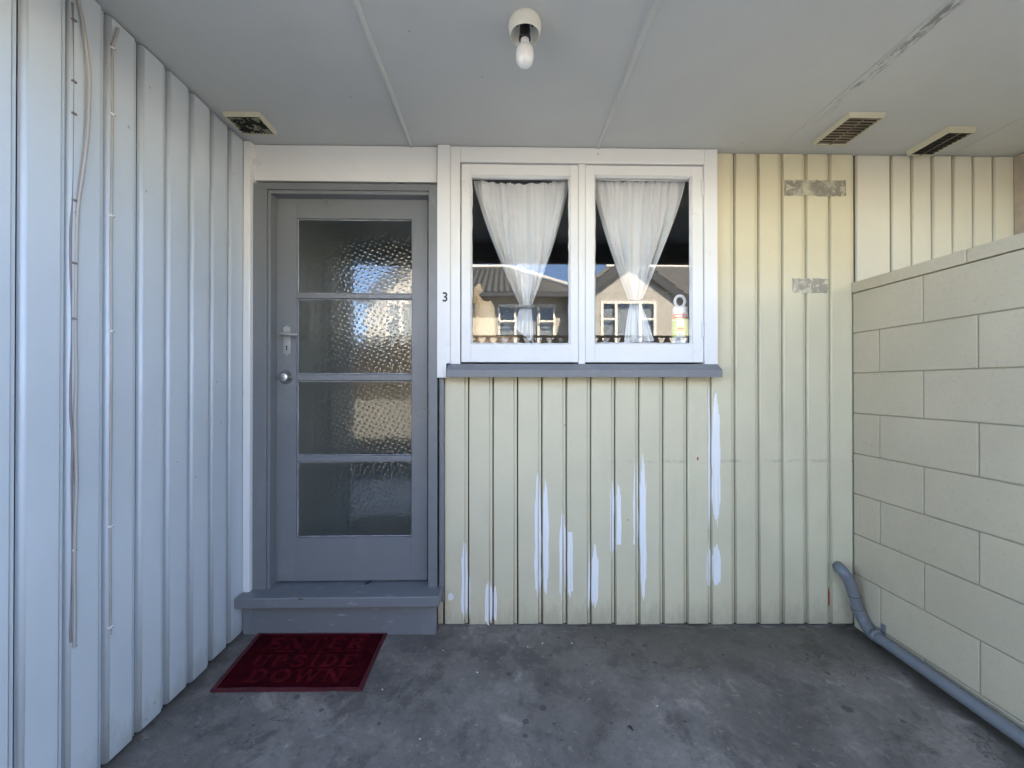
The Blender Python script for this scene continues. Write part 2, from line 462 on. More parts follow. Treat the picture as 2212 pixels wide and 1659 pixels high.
def make_obscure():
    """pimpled obscure glass: rows of small raised dots over a faint waviness"""
    m, nt, b = new_mat("pimpled_obscure_glass")
    nt.nodes.remove(b)
    mp = N(nt, "ShaderNodeMapping"); g = N(nt, "ShaderNodeNewGeometry")
    sp = N(nt, "ShaderNodeSeparateXYZ"); cb = N(nt, "ShaderNodeCombineXYZ")
    nt.links.new(g.outputs["Position"], sp.inputs[0])
    nt.links.new(sp.outputs[0], cb.inputs[0]); nt.links.new(sp.outputs[2], cb.inputs[1])
    nt.links.new(cb.outputs[0], mp.inputs["Vector"])
    mp.inputs["Rotation"].default_value = (0, 0, R(26))
    mp.inputs["Scale"].default_value = (1, 1.2, 1)
    vo = N(nt, "ShaderNodeTexVoronoi"); vo.voronoi_dimensions = '2D'; vo.inputs["Scale"].default_value = 40
    vo.inputs["Randomness"].default_value = 0.32
    nt.links.new(mp.outputs[0], vo.inputs["Vector"])
    dots = ramp(nt, vo.outputs["Distance"], 0.03, 0.33, 1.0, 0.0)
    wav = noise(nt, mp.outputs[0], 20, 2, 0.5)
    h = mathn(nt, 'ADD', mathn(nt, 'MULTIPLY', dots, 0.75), mathn(nt, 'MULTIPLY', wav, 0.6))
    bp = N(nt, "ShaderNodeBump"); bp.inputs["Strength"].default_value = 1.0; bp.inputs["Distance"].default_value = 0.00042
    nt.links.new(h, bp.inputs["Height"])
    lw = N(nt, "ShaderNodeLayerWeight"); lw.inputs[0].default_value = 0.5
    f = mathn(nt, 'MULTIPLY_ADD', mathn(nt, 'POWER', lw.outputs["Facing"], 5.0), 0.9, 0.075)
    gl = N(nt, "ShaderNodeBsdfGlossy"); gl.inputs["Roughness"].default_value = 0.0
    nt.links.new(bp.outputs[0], gl.inputs["Normal"])
    rf = N(nt, "ShaderNodeBsdfRefraction"); rf.inputs["Roughness"].default_value = 0.32; rf.inputs["IOR"].default_value = 1.25
    rf.inputs["Color"].default_value = (0.87, 0.88, 0.86, 1)
    nt.links.new(bp.outputs[0], rf.inputs["Normal"])
    mx = N(nt, "ShaderNodeMixShader")
    nt.links.new(f, mx.inputs[0]); nt.links.new(rf.outputs[0], mx.inputs[1]); nt.links.new(gl.outputs[0], mx.inputs[2])
    nt.links.new(mx.outputs[0], nt.nodes["Material Output"].inputs[0])
    return m
M['obscure'] = make_obscure()

def make_floor():
    m, nt, b = new_mat("worn_grey_concrete")
    p = pos(nt)
    big = noise(nt, p, 2.4, 9, 0.70, 0.15)
    mid = noise(nt, pos(nt, (1, 0.85, 1), (5, 2, 0)), 5.5, 11, 0.70, 0.30)
    sm = noise(nt, p, 38, 8, 0.75)
    fine = noise(nt, p, 210, 5, 0.75)
    c = mix(nt, ramp(nt, big, 0.34, 0.68), (0.145, 0.126, 0.106), (0.246, 0.216, 0.182))
    c = mix(nt, ramp(nt, mid, 0.49, 0.62, 0, 0.9), c, (0.110, 0.095, 0.082))
    c = mix(nt, ramp(nt, mid, 0.44, 0.32, 0, 0.5), c, (0.434, 0.374, 0.310))
    c = mix(nt, ramp(nt, sm, 0.53, 0.68, 0, 0.50), c, (0.095, 0.081, 0.068))
    c = mix(nt, ramp(nt, sm, 0.44, 0.33, 0, 0.35), c, (0.457, 0.400, 0.329))
    c = mix(nt, ramp(nt, fine, 0.50, 0.75, 0, 0.4), c, (0.087, 0.076, 0.064))
    sx = N(nt, "ShaderNodeSeparateXYZ"); nt.links.new(p, sx.inputs[0])
    # olive stain with contact shade painted in by the back wall, ragged
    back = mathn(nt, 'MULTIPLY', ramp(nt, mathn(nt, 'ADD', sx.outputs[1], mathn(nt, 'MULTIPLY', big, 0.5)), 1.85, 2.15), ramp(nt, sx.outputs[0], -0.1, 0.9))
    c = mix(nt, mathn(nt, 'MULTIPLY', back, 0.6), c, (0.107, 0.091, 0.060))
    # swept dirt and painted contact shade along the foot of both side walls
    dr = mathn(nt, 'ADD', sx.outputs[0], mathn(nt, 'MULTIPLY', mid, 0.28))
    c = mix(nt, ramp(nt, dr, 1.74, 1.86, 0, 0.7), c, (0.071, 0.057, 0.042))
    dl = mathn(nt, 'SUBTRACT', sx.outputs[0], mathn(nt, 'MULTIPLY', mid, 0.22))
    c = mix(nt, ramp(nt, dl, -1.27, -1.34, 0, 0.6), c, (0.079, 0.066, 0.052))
    # pale lime line where slab meets boards
    n4 = noise(nt, pos(nt, (9, 30, 1)), 1.0, 6, 0.72)
    k4 = mathn(nt, 'MULTIPLY', ramp(nt, mathn(nt, 'ADD', sx.outputs[1], mathn(nt, 'MULTIPLY', n4, 0.22)), 2.125, 2.16), 0.3)
    c = mix(nt, k4, c, (0.521, 0.456, 0.372))
    # pale wiped arcs
    wv = noise(nt, pos(nt, (3.0, 7.0, 1), (1.3, 4.1, 0)), 1.6, 7, 0.62, 1.6)
    rg = mathn(nt, 'ABSOLUTE', mathn(nt, 'SUBTRACT', wv, 0.5))
    k5 = mathn(nt, 'MULTIPLY', ramp(nt, rg, 0.0, 0.012, 1, 0), ramp(nt, big, 0.5, 0.66))
    c = mix(nt, mathn(nt, 'MULTIPLY', k5, 0.30), c, (0.536, 0.471, 0.384))
    # dark round spots, two sizes
    for sc_v, ra, pw, am in ((6.5, 0.17, 3.0, 0.65), (17.0, 0.24, 3.5, 0.6), (46.0, 0.26, 4.5, 0.35)):
        vo = N(nt, "ShaderNodeTexVoronoi"); vo.inputs["Scale"].default_value = sc_v
        nt.links.new(pos(nt, (1, 1, 0.0)), vo.inputs["Vector"])
        sc = N(nt, "ShaderNodeSeparateColor"); nt.links.new(vo.outputs["Color"], sc.inputs[0])
        rad = mathn(nt, 'MULTIPLY', mathn(nt, 'POWER', sc.outputs[1], pw), ra)
        dd = mathn(nt, 'ADD', vo.outputs["Distance"], mathn(nt, 'MULTIPLY', mathn(nt, 'SUBTRACT', sm, 0.5), 0.22))
        hit = ramp(nt, mathn(nt, 'SUBTRACT', dd, rad), -0.02, 0.015, 1, 0)
        c = mix(nt, mathn(nt, 'MULTIPLY', hit, am), c, (0.057, 0.048, 0.037))
    # cracks
    v2 = N(nt, "ShaderNodeTexVoronoi"); v2.feature = 'DISTANCE_TO_EDGE'; v2.inputs["Scale"].default_value = 2.1
    wv = N(nt, "ShaderNodeVectorMath", operation='ADD'); nn = N(nt, "ShaderNodeTexNoise"); nn.inputs["Scale"].default_value = 9; nn.inputs["Detail"].default_value = 6
    nt.links.new(p, nn.inputs["Vector"])
    sca = N(nt, "ShaderNodeVectorMath", operation='SCALE'); sca.inputs["Scale"].default_value = 0.24
    nt.links.new(nn.outputs["Color"], sca.inputs[0]); nt.links.new(p, wv.inputs[0]); nt.links.new(sca.outputs[0], wv.inputs[1])
    nt.links.new(wv.outputs[0], v2.inputs["Vector"])
    crack = mathn(nt, 'MULTIPLY', ramp(nt, v2.outputs["Distance"], 0.0, 0.006, 1, 0), ramp(nt, noise(nt, p, 2.3, 4, 0.6), 0.47, 0.58))
    c = mix(nt, mathn(nt, 'MULTIPLY', crack, 0.6), c, (0.048, 0.037, 0.029))
    nt.links.new(c, b.inputs["Base Color"])
    nt.links.new(ramp(nt, mid, 0.3, 0.7, 0.85, 0.6), b.inputs["Roughness"])
    b.inputs["Specular IOR Level"].default_value = 0.35
    h = mathn(nt, 'ADD', mathn(nt, 'MULTIPLY', fine, 0.5), mathn(nt, 'MULTIPLY', sm, 0.9))
    h = mathn(nt, 'SUBTRACT', h, mathn(nt, 'MULTIPLY', crack, 1.2))
    bump(nt, b, h, 0.5, 0.004)
    return m
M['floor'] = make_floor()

def make_mat_pile(name, col, rib):
    m, nt, b = new_mat(name)
    p = pos(nt)
    n1 = noise(nt, p, 25, 4, 0.6)
    nt.links.new(mix(nt, ramp(nt, n1, 0.3, 0.7), tuple(x * 0.65 for x in col), tuple(x * 1.25 for x in col)), b.inputs["Base Color"])
    b.inputs["Roughness"].default_value = 0.95
    b.inputs["Sheen Weight"].default_value = 0.0
    b.inputs["Specular IOR Level"].default_value = 0.05
    w = N(nt, "ShaderNodeTexWave"); w.inputs["Scale"].default_value = rib
    mp = N(nt, "ShaderNodeMapping"); mp.inputs["Rotation"].default_value = (0, 0, R(40))
    g = N(nt, "ShaderNodeNewGeometry"); nt.links.new(g.outputs["Position"], mp.inputs[0]); nt.links.new(mp.outputs[0], w.inputs["Vector"])
    h = mathn(nt, 'ADD', w.outputs["Fac"], noise(nt, p, 500, 3, 0.7))
    bump(nt, b, h, 0.6, 0.003)
    return m
M['mat_pile'] = make_mat_pile("dark_red_carpet", (0.050, 0.0025, 0.005), 60)
M['mat_letter'] = make_mat_pile("red_carpet_letter", (0.098, 0.006, 0.011), 60)
M['mat_edge'] = plain("red_rubber_edge", (0.085, 0.008, 0.013), 0.6, var=0.3)

def make_tape():
    m, nt, b = new_mat("clear_plate_with_grey_glue")
    p = pos(nt)
    n = noise(nt, pos(nt, (1, 1, 1.6)), 15, 6, 0.68, 1.0)
    n2 = noise(nt, p, 9, 3, 0.5)
    k = mathn(nt, 'MULTIPLY', ramp(nt, n, 0.42, 0.50), ramp(nt, n2, 0.36, 0.50))
    c = mix(nt, k, (0.50, 0.465, 0.34), (0.24, 0.222, 0.175))
    c = mix(nt, ramp(nt, n, 0.60, 0.66, 0, 0.8), c, (0.46, 0.44, 0.36))
    nt.links.new(c, b.inputs["Base Color"])
    b.inputs["Roughness"].default_value = 0.3
    bump(nt, b, n, 0.3, 0.002)
    return m
M['tape'] = make_tape()

# ================================================================== THE PLACE
YW = 2.03                 # face of the front boards
XL, XR = -1.23, 1.752     # face of the left board wall, face of the block wall
ZC = H + 1.165            # underside of the ceiling
XN = 2.60                 # next porch's side wall
YO = 0.70                 # outer edge of the porch roof

# ---- ground
g = MB()
n = 24
g.add([(x, y, -0.10) for x in (-900, 900) for y in (-900, 900)], [(0, 1, 3, 2)])
gr = structure(g.obj("ground", M['driveway']))
fl = MB()
def fz(x, y): return (x, y, floor_z(x, y))
nx, ny = 20, 12
x0, x1, y0, y1 = -1.32, 3.3, 0.25, 2.10
vv = [fz(x0 + (x1 - x0) * i / nx, y0 + (y1 - y0) * j / ny) for i in range(nx + 1) for j in range(ny + 1)]
ff = [(i * (ny + 1) + j, (i + 1) * (ny + 1) + j, (i + 1) * (ny + 1) + j + 1, i * (ny + 1) + j + 1) for i in range(nx) for j in range(ny)]
fl.add(vv, ff)
fl.add([fz(x0, y0), fz(x1, y0), (x1, y0, -0.12), (x0, y0, -0.12)], [(0, 1, 2, 3)])
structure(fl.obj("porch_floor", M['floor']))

# ---- boards: rounded near edge, flat face, recessed lip
def board_profile(p, lip=0.019, dep=0.010, rnd=0.009, gap=0.0032):
    pts = [(0.0018, -0.016)]
    for k in range(5):
        a = math.pi / 2 * k / 4
        pts.append((0.0018 + rnd * (1 - math.cos(a)), -dep + dep * math.sin(a)))
    pts += [(p - lip - 0.002, 0.0), (p - lip + 0.0015, -0.0015), (p - lip + 0.002, -dep), (p - gap, -dep - 0.0005), (p - gap, -0.016)]
    return pts
def board(origin, udir, wdir, p, z0, z1, mat, parent, label=None, skew=True, lip=0.019, gap=0.0040, rnd=0.005, dep=0.008):
    """origin: world xy of the board's near edge; udir along the wall, wdir out of it"""
    U = Vector((*udir, 0)); W = Vector((*wdir, 0)); Oo = Vector((*origin, 0))
    off = random.uniform(-0.0012, 0.0012) if skew else 0
    tl = random.uniform(-0.0012, 0.0012) if skew else 0
    mb = MB()
    pr = board_profile(p, lip, dep, rnd, gap)
    pz = [(0, 0, 0.004), (0.006, 0, 0.0)]
    def cap(z, o): return lambda u, w: tuple(Oo + U * u + W * (w + o) + Vector((0, 0, z)))
    mb.prism(pr, cap(z0, off), cap(z1, off + tl), smooth=False)
    o = mb.obj("board", mat, parent)
    if label: o["label"] = label
    # smooth only the rounded edge
    for q in o.data.polygons:
        nn = q.normal
        if abs(nn.z) < 0.1 and 0.12 < abs(nn.dot(U)) < 0.99: q.use_smooth = True
    return o

# ---- front wall of cream boards
front = thing("front_wall", (0.8, YW, 0), "cream painted front wall of vertical boards with white primer patches under the window", "wall", kind="thing")
PB = 0.1207
XJ0 = ax(1012.3, YW)       # near edge of the second board under the window
z_sill = az(806, YW, 1250)
XWR = ax(1546, 2.0)        # right side of the window frame
FJ = []                    # joints
k = -1
while True:
    xs = XJ0 + k * PB
    if xs > XR - 0.02: break
    FJ.append(xs)
    p = PB
    if xs + PB > XR - 0.02: p = XR - 0.004 - xs + 0.019
    zt = ZC - 0.004 if xs + PB > XWR + 0.004 else z_sill
    if xs < ax(955, YW):
        # first strip, cut short by the door frame
        pass
    zb = floor_z(xs, YW) + random.uniform(0.006, 0.012)
    board((xs, YW), (1, 0), (0, -1), p, zb, zt, M['yellow_board'], front)
    k += 1
# narrow cut strip beside the doorstep
cs = MB().box(ax(946, YW), ax(957, YW), YW + 0.004, YW + 0.02, floor_z(-0.3, YW) + 0.008, az(1300, YW, 950))
cs.obj("cut_strip", M['yellow_board'], front, 0.002)
# backing with openings for door and window
DXL, DXR = ax(575, 1.99), ax(927, 1.99)
WXL, WXR = ax(990, 2.0), ax(1524, 2.0)
WZB, WZT = az(790, 2.0, 1250), az(350, 2.0, 1250)
DZT = az(405, 1.99, 760)
bk = MB()
for (a, b, c, d) in ((-1.30, DXL - 0.02, -0.1, ZC), (DXR + 0.02, WXL - 0.015, -0.1, ZC), (WXR + 0.015, 3.4, -0.1, ZC),
                     (DXL - 0.02, DXR + 0.02, DZT + 0.02, ZC), (WXL - 0.015, WXR + 0.015, -0.1, WZB - 0.015), (WXL - 0.015, WXR + 0.015, WZT + 0.015, ZC)):
    bk.box(a, b, YW + 0.0175, YW + 0.11, c, d)
bk.obj("wall_lining", M['dark_gap'], front)

# white primer patches brushed over the joints
def surf(u):
    """depth of the board surface at u metres from a joint (negative: lip and face of the board before it)"""
    if u <= -0.021: return 0.0
    if u < -0.017: return (u + 0.021) / 0.004 * 0.008
    if u < 0.0: return 0.0084
    q = min(1.0, max(0.0, (u - 0.0018) / 0.005)); return 0.008 * (1 - math.sqrt(max(0, 1 - (1 - q) ** 2)))
def patch(name, mat, xl, xr, zt, zb, Y, parent, seed=0, th=0.0007, top=0.3, bot=0.3, joint=None, m=11, n=26):
    """brushed patch with ragged ends: a thin skin that follows the boards"""
    rnd = random.Random(seed)
    hgt = zt - zb; w = xr - xl
    tops = []; bots = []
    for i in range(m + 1):
        e = abs(2 * i / m - 1)
        tops.append(zt - hgt * top * (0.65 * e ** 1.5 + 0.5 * rnd.random() * (0.3 + e)))
        bots.append(zb + hgt * bot * (0.45 * e ** 2 + 0.4 * rnd.random()))
    vf = []; dz = []
    for i in range(m + 1):
        t = i / m
        for j in range(n + 1):
            q = j / n
            z = tops[i] + (bots[i] - tops[i]) * q
            edge = (abs(2 * t - 1)) ** 3
            x = xl + w * t + w * 0.16 * edge * mnoise.noise(Vector((z * 11 + seed, t * 3.0, seed * 1.7)))
            if joint is not None:
                lim = (joint - 0.0036) if xr <= joint else None
                if lim is not None: x = min(x, lim)
                elif xl >= joint: x = max(x, joint + 0.0020)
            d = surf(x - joint) if joint is not None else 0.0
            vf.append((x, Y + d - th, z))
    W_ = n + 1
    f = [(i * W_ + j, (i + 1) * W_ + j, (i + 1) * W_ + j + 1, i * W_ + j + 1) for i in range(m) for j in range(n)]
    mb = MB(); mb.add(vf, f)
    ring = [i * W_ for i in range(m + 1)] + [m * W_ + j for j in range(1, n + 1)] + [i * W_ + n for i in range(m - 1, -1, -1)] + [j for j in range(n - 1, 0, -1)]
    base = len(mb.v)
    mb.v += [(vf[i][0], vf[i][1] + th + 0.0012, vf[i][2]) for i in ring]
    L = len(ring)
    for a in range(L):
        b2 = (a + 1) % L
        mb.f.append([ring[a], ring[b2], base + b2, base + a]); mb.sm.append(False)
    return mb.obj(name, mat, parent)
def jx(px):  # nearest joint to a picture column
    x = ax(px, YW); return min(FJ, key=lambda a: abs(a - x))
prim = [  # picture column of the joint, top, bottom, reach left of the lip, reach right of the joint, start of the right side
    (1012, 1163, 1342, 0.014, 0.004, 1240), (1065, 1249, 1353, 0.018, 0.015, 1262), (1170, 1018, 1300, 0.016, 0.026, 1030), (1223, 1093, 1311, 0.014, 0.026, 1100),
    (1275, 1161, 1326, 0.003, 0.030, 1172), (1328, 1026, 1218, 0.006, 0.026, 1040), (1380, 963, 1311, 0.010, 0.028, 975), (1536, 822, 1160, 0.0, 0.036, 838), (1536, 1172, 1280, 0.006, 0.038, 1176)]
for i, (px, yt, yb, rl, rr, yr) in enumerate(prim):
    x = jx(px); zt, zb = az(yt, YW), az(yb, YW)
    rl, rr = rl * 1.15, rr * 1.2
    patch("primer_patch", M['primer'], x - 0.019 - rl, x - 0.0037, zt, zb, YW, front, seed=i * 3 + 1, top=0.28, bot=0.28, joint=x)
    patch("primer_patch", M['primer'], x + 0.0022, x + max(rr, 0.008), az(yr, YW), zb + 0.015, YW, front, seed=i * 3 + 3, top=0.28, bot=0.28, joint=x)
patch("primer_patch", M['primer'], ax(967, YW), ax(980, YW), az(1278, YW), az(1300, YW), YW, front, seed=77, top=0.4, bot=0.6)
# bare undercoat where paint has come away
xx = jx(1794)
patch("bare_patch", M['bare_red'], xx - 0.013, xx - 0.004, az(1275, YW), az(1322, YW), YW + 0.0083, front, seed=91)
patch("bare_patch", M['bare_red'], ax(1507, YW) - 0.004, ax(1507, YW) + 0.004, az(988, YW), az(996, YW), YW, front, seed=93)

# ---- boards of the next porch, seen above the block wall
nextw = thing("neighbour_wall", (2.2, YW, 0), "warm cream board wall showing above the block wall", "wall", kind="thing")
xs = ax(1852, YW + 0.004)
first = True
while xs < XN - 0.02:
    p = 0.183 if first else 0.1055
    if xs + p > XN - 0.03: p = XN - xs
    board((xs, YW + 0.004), (1, 0), (0, -1), p, 0.0, ZC - 0.004, M['pink_board'], nextw, lip=0.012)
    xs += p; first = False
sw = thing("neighbour_side_wall", (XN, 1.4, 0), "narrow edge of a beige board wall at the far right above the blocks", "wall", kind="thing")
ys = 2.03
while ys > 0.80:
    board((XN, ys), (0, -1), (-1, 0), 0.118, -0.05, ZC - 0.004, M['pink_board'], sw); ys -= 0.118
MB().box(XN - 0.014, XN + 0.05, 1.99, 2.033, -0.05, ZC - 0.004).obj('corner_trim', M['beige_trim'], sw, 0.003)
MB().box(XN + 0.017, XN + 0.10, 0.78, 2.03, -0.08, ZC).obj("wall_lining", M['dark_gap'], sw)

# ---- left wall of white boards
left = thing("side_wall", (XL, 1.4, 0), "white painted side wall of vertical boards left of the door", "wall", kind="thing")
PL = 0.1147
ys = 1.878 - 9 * PL
LJ = []
for k in range(10):
    y = ys + k * PL
    LJ.append(y)
    p = PL if k < 9 else 1.985 - y + 0.019
    zb = floor_z(XL, y + 0.05) + random.uniform(0.004, 0.014)
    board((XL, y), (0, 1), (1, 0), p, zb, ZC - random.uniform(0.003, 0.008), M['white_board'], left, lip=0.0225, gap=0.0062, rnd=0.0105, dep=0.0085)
MB().box(XL - 0.10, XL - 0.0175, 0.80, 2.12, -0.1, ZC).obj("wall_lining", M['dark_gap'], left)
# square corner bead beside the door frame
MB().box(XL + 0.001, XL + 0.034, 1.966, 2.046, az(1284, 1.97, 530), ZC - 0.006).obj("corner_bead", M['white_trim'], left, 0.004)
# end trim at the outer corner
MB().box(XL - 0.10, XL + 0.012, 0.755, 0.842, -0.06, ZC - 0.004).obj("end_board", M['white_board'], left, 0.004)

# ---- ceiling
ceil = thing("porch_ceiling", (0.6, 1.4, ZC), "grey painted porch ceiling of flat sheets with cover strips", "ceiling", kind="thing")
seams = [-1.36, -0.4485, 0.463, 1.365, 2.27, 3.4]
for a, b in zip(seams[:-1], seams[1:]):
    MB().box(a + 0.0012, b - 0.0012, YO, 2.12, ZC, ZC + 0.012).obj("ceiling_sheet", M['ceiling'], ceil)
for xc in (-0.4485, 0.463):
    mb = MB(); pr = [(0.0105 * math.cos(math.pi * k / 8), -0.009 * math.sin(math.pi * k / 8)) for k in range(9)]
    nseg = 12
    pts = [Vector((xc + 0.0012 * math.sin(i * 1.7), YO + (YW - 0.016 - YO) * i / nseg, ZC)) for i in range(nseg + 1)]
    v = [(q.x + u, q.y, q.z + w) for q in pts for (u, w) in pr]
    mb.add(v, [(i * 9 + j, i * 9 + j + 1, (i + 1) * 9 + j + 1, (i + 1) * 9 + j) for i in range(nseg) for j in range(8)], True)
    e = len(pts) - 1
    mb.add([v[e * 9 + j] for j in range(9)], [tuple(range(9))])
    mb.obj("cover_strip", M['ceiling'], ceil)
for xc, w in ((1.365, 0.020), (2.27, 0.020)):
    MB().box(xc - w, xc + w, YO, YW - 0.004, ZC - 0.0022, ZC - 0.0002).obj("seam_tape", M['ceiling'], ceil, 0.0008)

# ---- roof, outer beam and the rest of the building
bld = thing("unit_block", (0, 4, 0), "low unit building whose roof overhangs the porch", "building", kind="thing")
MB().box(-9, 9, YO - 0.02, 10, ZC + 0.03, ZC + 0.22).obj("roof", M['barge'], bld)
MB().box(-9, 9, YO - 0.05, YO - 0.003, H + 1.005, ZC + 0.20).obj("fascia", M['grey_paint'], bld, 0.004)
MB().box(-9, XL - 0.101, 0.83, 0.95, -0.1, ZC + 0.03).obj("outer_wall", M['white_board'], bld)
MB().box(3.4, 9, 0.83, 0.95, -0.1, ZC + 0.03).obj("outer_wall", M['white_board'], bld)
MB().box(XN + 0.101, 3.4, 1.9, 2.0, -0.1, ZC + 0.03).obj("outer_wall", M['pink_board'], bld)

# ---- rooms behind the front wall
rm = MB()
def room(mb, x0, x1, y0, y1, z0, z1):
    mb.add([(x0, y0, z0), (x1, y0, z0), (x1, y1, z0), (x0, y1, z0), (x0, y0, z1), (x1, y0, z1), (x1, y1, z1), (x0, y1, z1)],
           [(0, 1, 2, 3), (4, 5, 6, 7), (0, 4, 7, 3), (1, 2, 6, 5), (3, 2, 6, 7)])
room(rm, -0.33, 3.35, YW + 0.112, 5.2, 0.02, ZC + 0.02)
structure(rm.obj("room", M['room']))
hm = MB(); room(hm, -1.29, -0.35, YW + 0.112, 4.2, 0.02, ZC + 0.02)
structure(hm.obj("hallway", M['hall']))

# ================================================================== block wall
bw = thing("block_wall", (XR, 1.2, 0), "painted concrete block dividing wall with a low coping", "wall", kind="thing")
ZCAP = az(611, YW, 1842)
CB = az(634, YW, 1842)
BH, BL = 0.2, 0.4
yend = 0.45
# mortar core
MB().box(XR + 0.0060, XR + 0.184, yend + 0.004, YW + 0.0, -0.12, CB - 0.001).obj("mortar", M['mortar'], bw)
# coping
yy = 2.062 - 0.032
for a, b in ((2.03, 1.52), (1.517, 1.0), (0.997, yend)):
    MB().box(XR - 0.006, XR + 0.196, b, a, CB + 0.001, ZCAP).obj("coping", M['block'], bw, 0.004)
meshes = {}
def block(y0, y1, z0, z1):
    key = (round(y1 - y0, 3), round(z1 - z0, 3))
    L, Ht = y1 - y0, z1 - z0
    if key not in meshes:
        me = MB().box(0, 0.19, 0, L, 0, Ht).mesh("block"); me.materials.append(M['block']); meshes[key] = me
    o = link("block", meshes[key], bw, 0.0030, 2)
    o.location = (XR + random.uniform(-0.0008, 0.0008), y0, z0)
    o.matrix_parent_inverse = Matrix.Translation((-bw.location.x, -bw.location.y, -bw.location.z))
for r in range(9):
    z1 = CB - r * BH; z0 = max(z1 - BH, -0.11)
    if z1 - z0 < 0.03: continue
    # joints: odd rows step half a block
    j0 = 1.774 if r % 2 == 0 else 1.917
    # picture: first joint of the top row lies 0.2 m nearer than that of the row below
    j0 = onx(1993.4, 600, XR).y if r % 2 == 0 else onx(1899, 700, XR).y
    edges = [YW]
    y = j0
    while y > yend + 0.05:
        edges.append(y); y -= BL
    edges.append(yend)
    for a, b in zip(edges[:-1], edges[1:]):
        block(b + 0.0026, a - 0.0026 if a < YW else a - 0.001, z0 + 0.0023, z1 - 0.0023)

# ================================================================== door frame, step, door
DF = 1.99     # face of the door frame
LF = 2.052    # face of the door leaf
dfr = thing("door_frame", (-0.75, DF, 0), "grey painted timber frame around the glazed door", "door frame", kind="thing")
zt_f = az(396, DF, 740); zb_f = az(1281, DF, 740)
xa, xb, xc, xd = ax(543.5, DF), ax(575, DF), ax(925, DF), ax(944.5, DF)
xin = ax(582, DF)
lw = ax(598, LF)
zh = az(410, DF, 760)
MB().box(xa, xb, DF, 2.115, zb_f - 0.01, zt_f).obj("jamb", M['grey_paint'], dfr, 0.002)
MB().box(xc, xd, DF, 2.115, zb_f - 0.005, zt_f).obj("jamb", M['grey_paint'], dfr, 0.002)
MB().box(xb, xc, DF, 2.115, zh, zt_f).obj("head", M['grey_paint'], dfr, 0.002)
# inner rebate stop, one step back from the face
MB().box(xb + 0.0005, xin, DF + 0.007, 2.112, zb_f - 0.006, zh - 0.0005).obj("stop", M['grey_paint'], dfr, 0.002)
zh2 = az(418, DF, 760)
MB().box(xin + 0.0005, xc - 0.0005, DF + 0.007, 2.112, zh2, zh - 0.0005).obj("stop", M['grey_paint'], dfr, 0.002)
# cover strip below the white post
MB().box(ax(949, 2.01), ax(959, 2.01), 2.008, YW + 0.017, az(1300, 2.01, 955), az(813, 2.01, 955)).obj("cover_strip", M['grey_paint'], dfr, 0.002)

# doorstep
st = thing("doorstep", (-0.75, 1.95, 0), "grey painted timber doorstep with chipped front edge under the door", "doorstep", kind="thing")
SF = 1.908
zt1, zb1 = az(1291, SF, 730), az(1313, SF, 730)
ztb = az(1257.5, LF, 760)
sx0, sx1 = XL + 0.004, ax(949, SF)
tr = MB()
prof = [(SF, zb1), (SF, zt1 - 0.003), (SF + 0.004, zt1), (LF + 0.05, ztb), (LF + 0.05, zb1), (SF + 0.03, zb1)]
tr.prism(prof, lambda y, z: (sx0, y, z), lambda y, z: (sx1, y, z))
tr.obj("tread", M['sill_paint'], st, 0.0025)
SR = 1.962
rx0, rxm, rx1 = ax(526, SR), ax(548, SR), ax(942.5, SR)
MB().box(rx0, rxm - 0.0006, SR + 0.001, SR + 0.03, floor_z(-1.2, SR) - 0.01, zb1 - 0.001).obj("riser_end", M['sill_paint'], st, 0.0015)
MB().box(rxm, rx1, SR, SR + 0.03, floor_z(-0.8, SR) - 0.01, zb1 - 0.001).obj("riser", M['sill_paint'], st, 0.0015)
# bare chip on the nosing
cx = ax(650, SF)
patch("chip", M['leaf'], cx - 0.014, cx + 0.014, zt1 - 0.001, zt1 - 0.009, SF, st, seed=5, top=0.5, bot=0.5)

# door leaf
dr = thing("front_door", (-0.75, LF, 0), "grey front door with four panes of pimpled obscure glass", "door", kind="thing")
d0, d1 = ax(597.5, LF), ax(923.5, LF)
g0, g1 = ax(640, LF), ax(889.5, LF)
dzt, dzb = az(430, LF, 760), az(1254.5, LF, 760)
rows = [(472, 634), (645, 808), (822, 985), (997, 1161)]
rz = [(az(a, LF, 765), az(b, LF, 765)) for a, b in rows]
TH = 0.042
MB().box(d0, g0, LF, LF + TH, dzb, dzt).obj("stile", M['grey_paint'], dr, 0.0012)
MB().box(g1, d1, LF, LF + TH, dzb, dzt).obj("stile", M['grey_paint'], dr, 0.0012)
MB().box(g0 + 0.0003, g1 - 0.0003, LF + 0.0004, LF + TH, rz[0][0], dzt).obj("top_rail", M['grey_paint'], dr, 0.0008)
MB().box(g0 + 0.0003, g1 - 0.0003, LF + 0.0004, LF + TH, dzb, rz[3][1]).obj("bottom_rail", M['grey_paint'], dr, 0.0008)
for i in range(3):
    MB().box(g0 + 0.0003, g1 - 0.0003, LF + 0.001, LF + TH, rz[i + 1][0], rz[i][1]).obj("glazing_bar", M['grey_paint'], dr, 0.003)
M['putty'] = plain("pale_sealant", (0.55, 0.56, 0.57), 0.25, 0, 0.5, 160, 0.35)
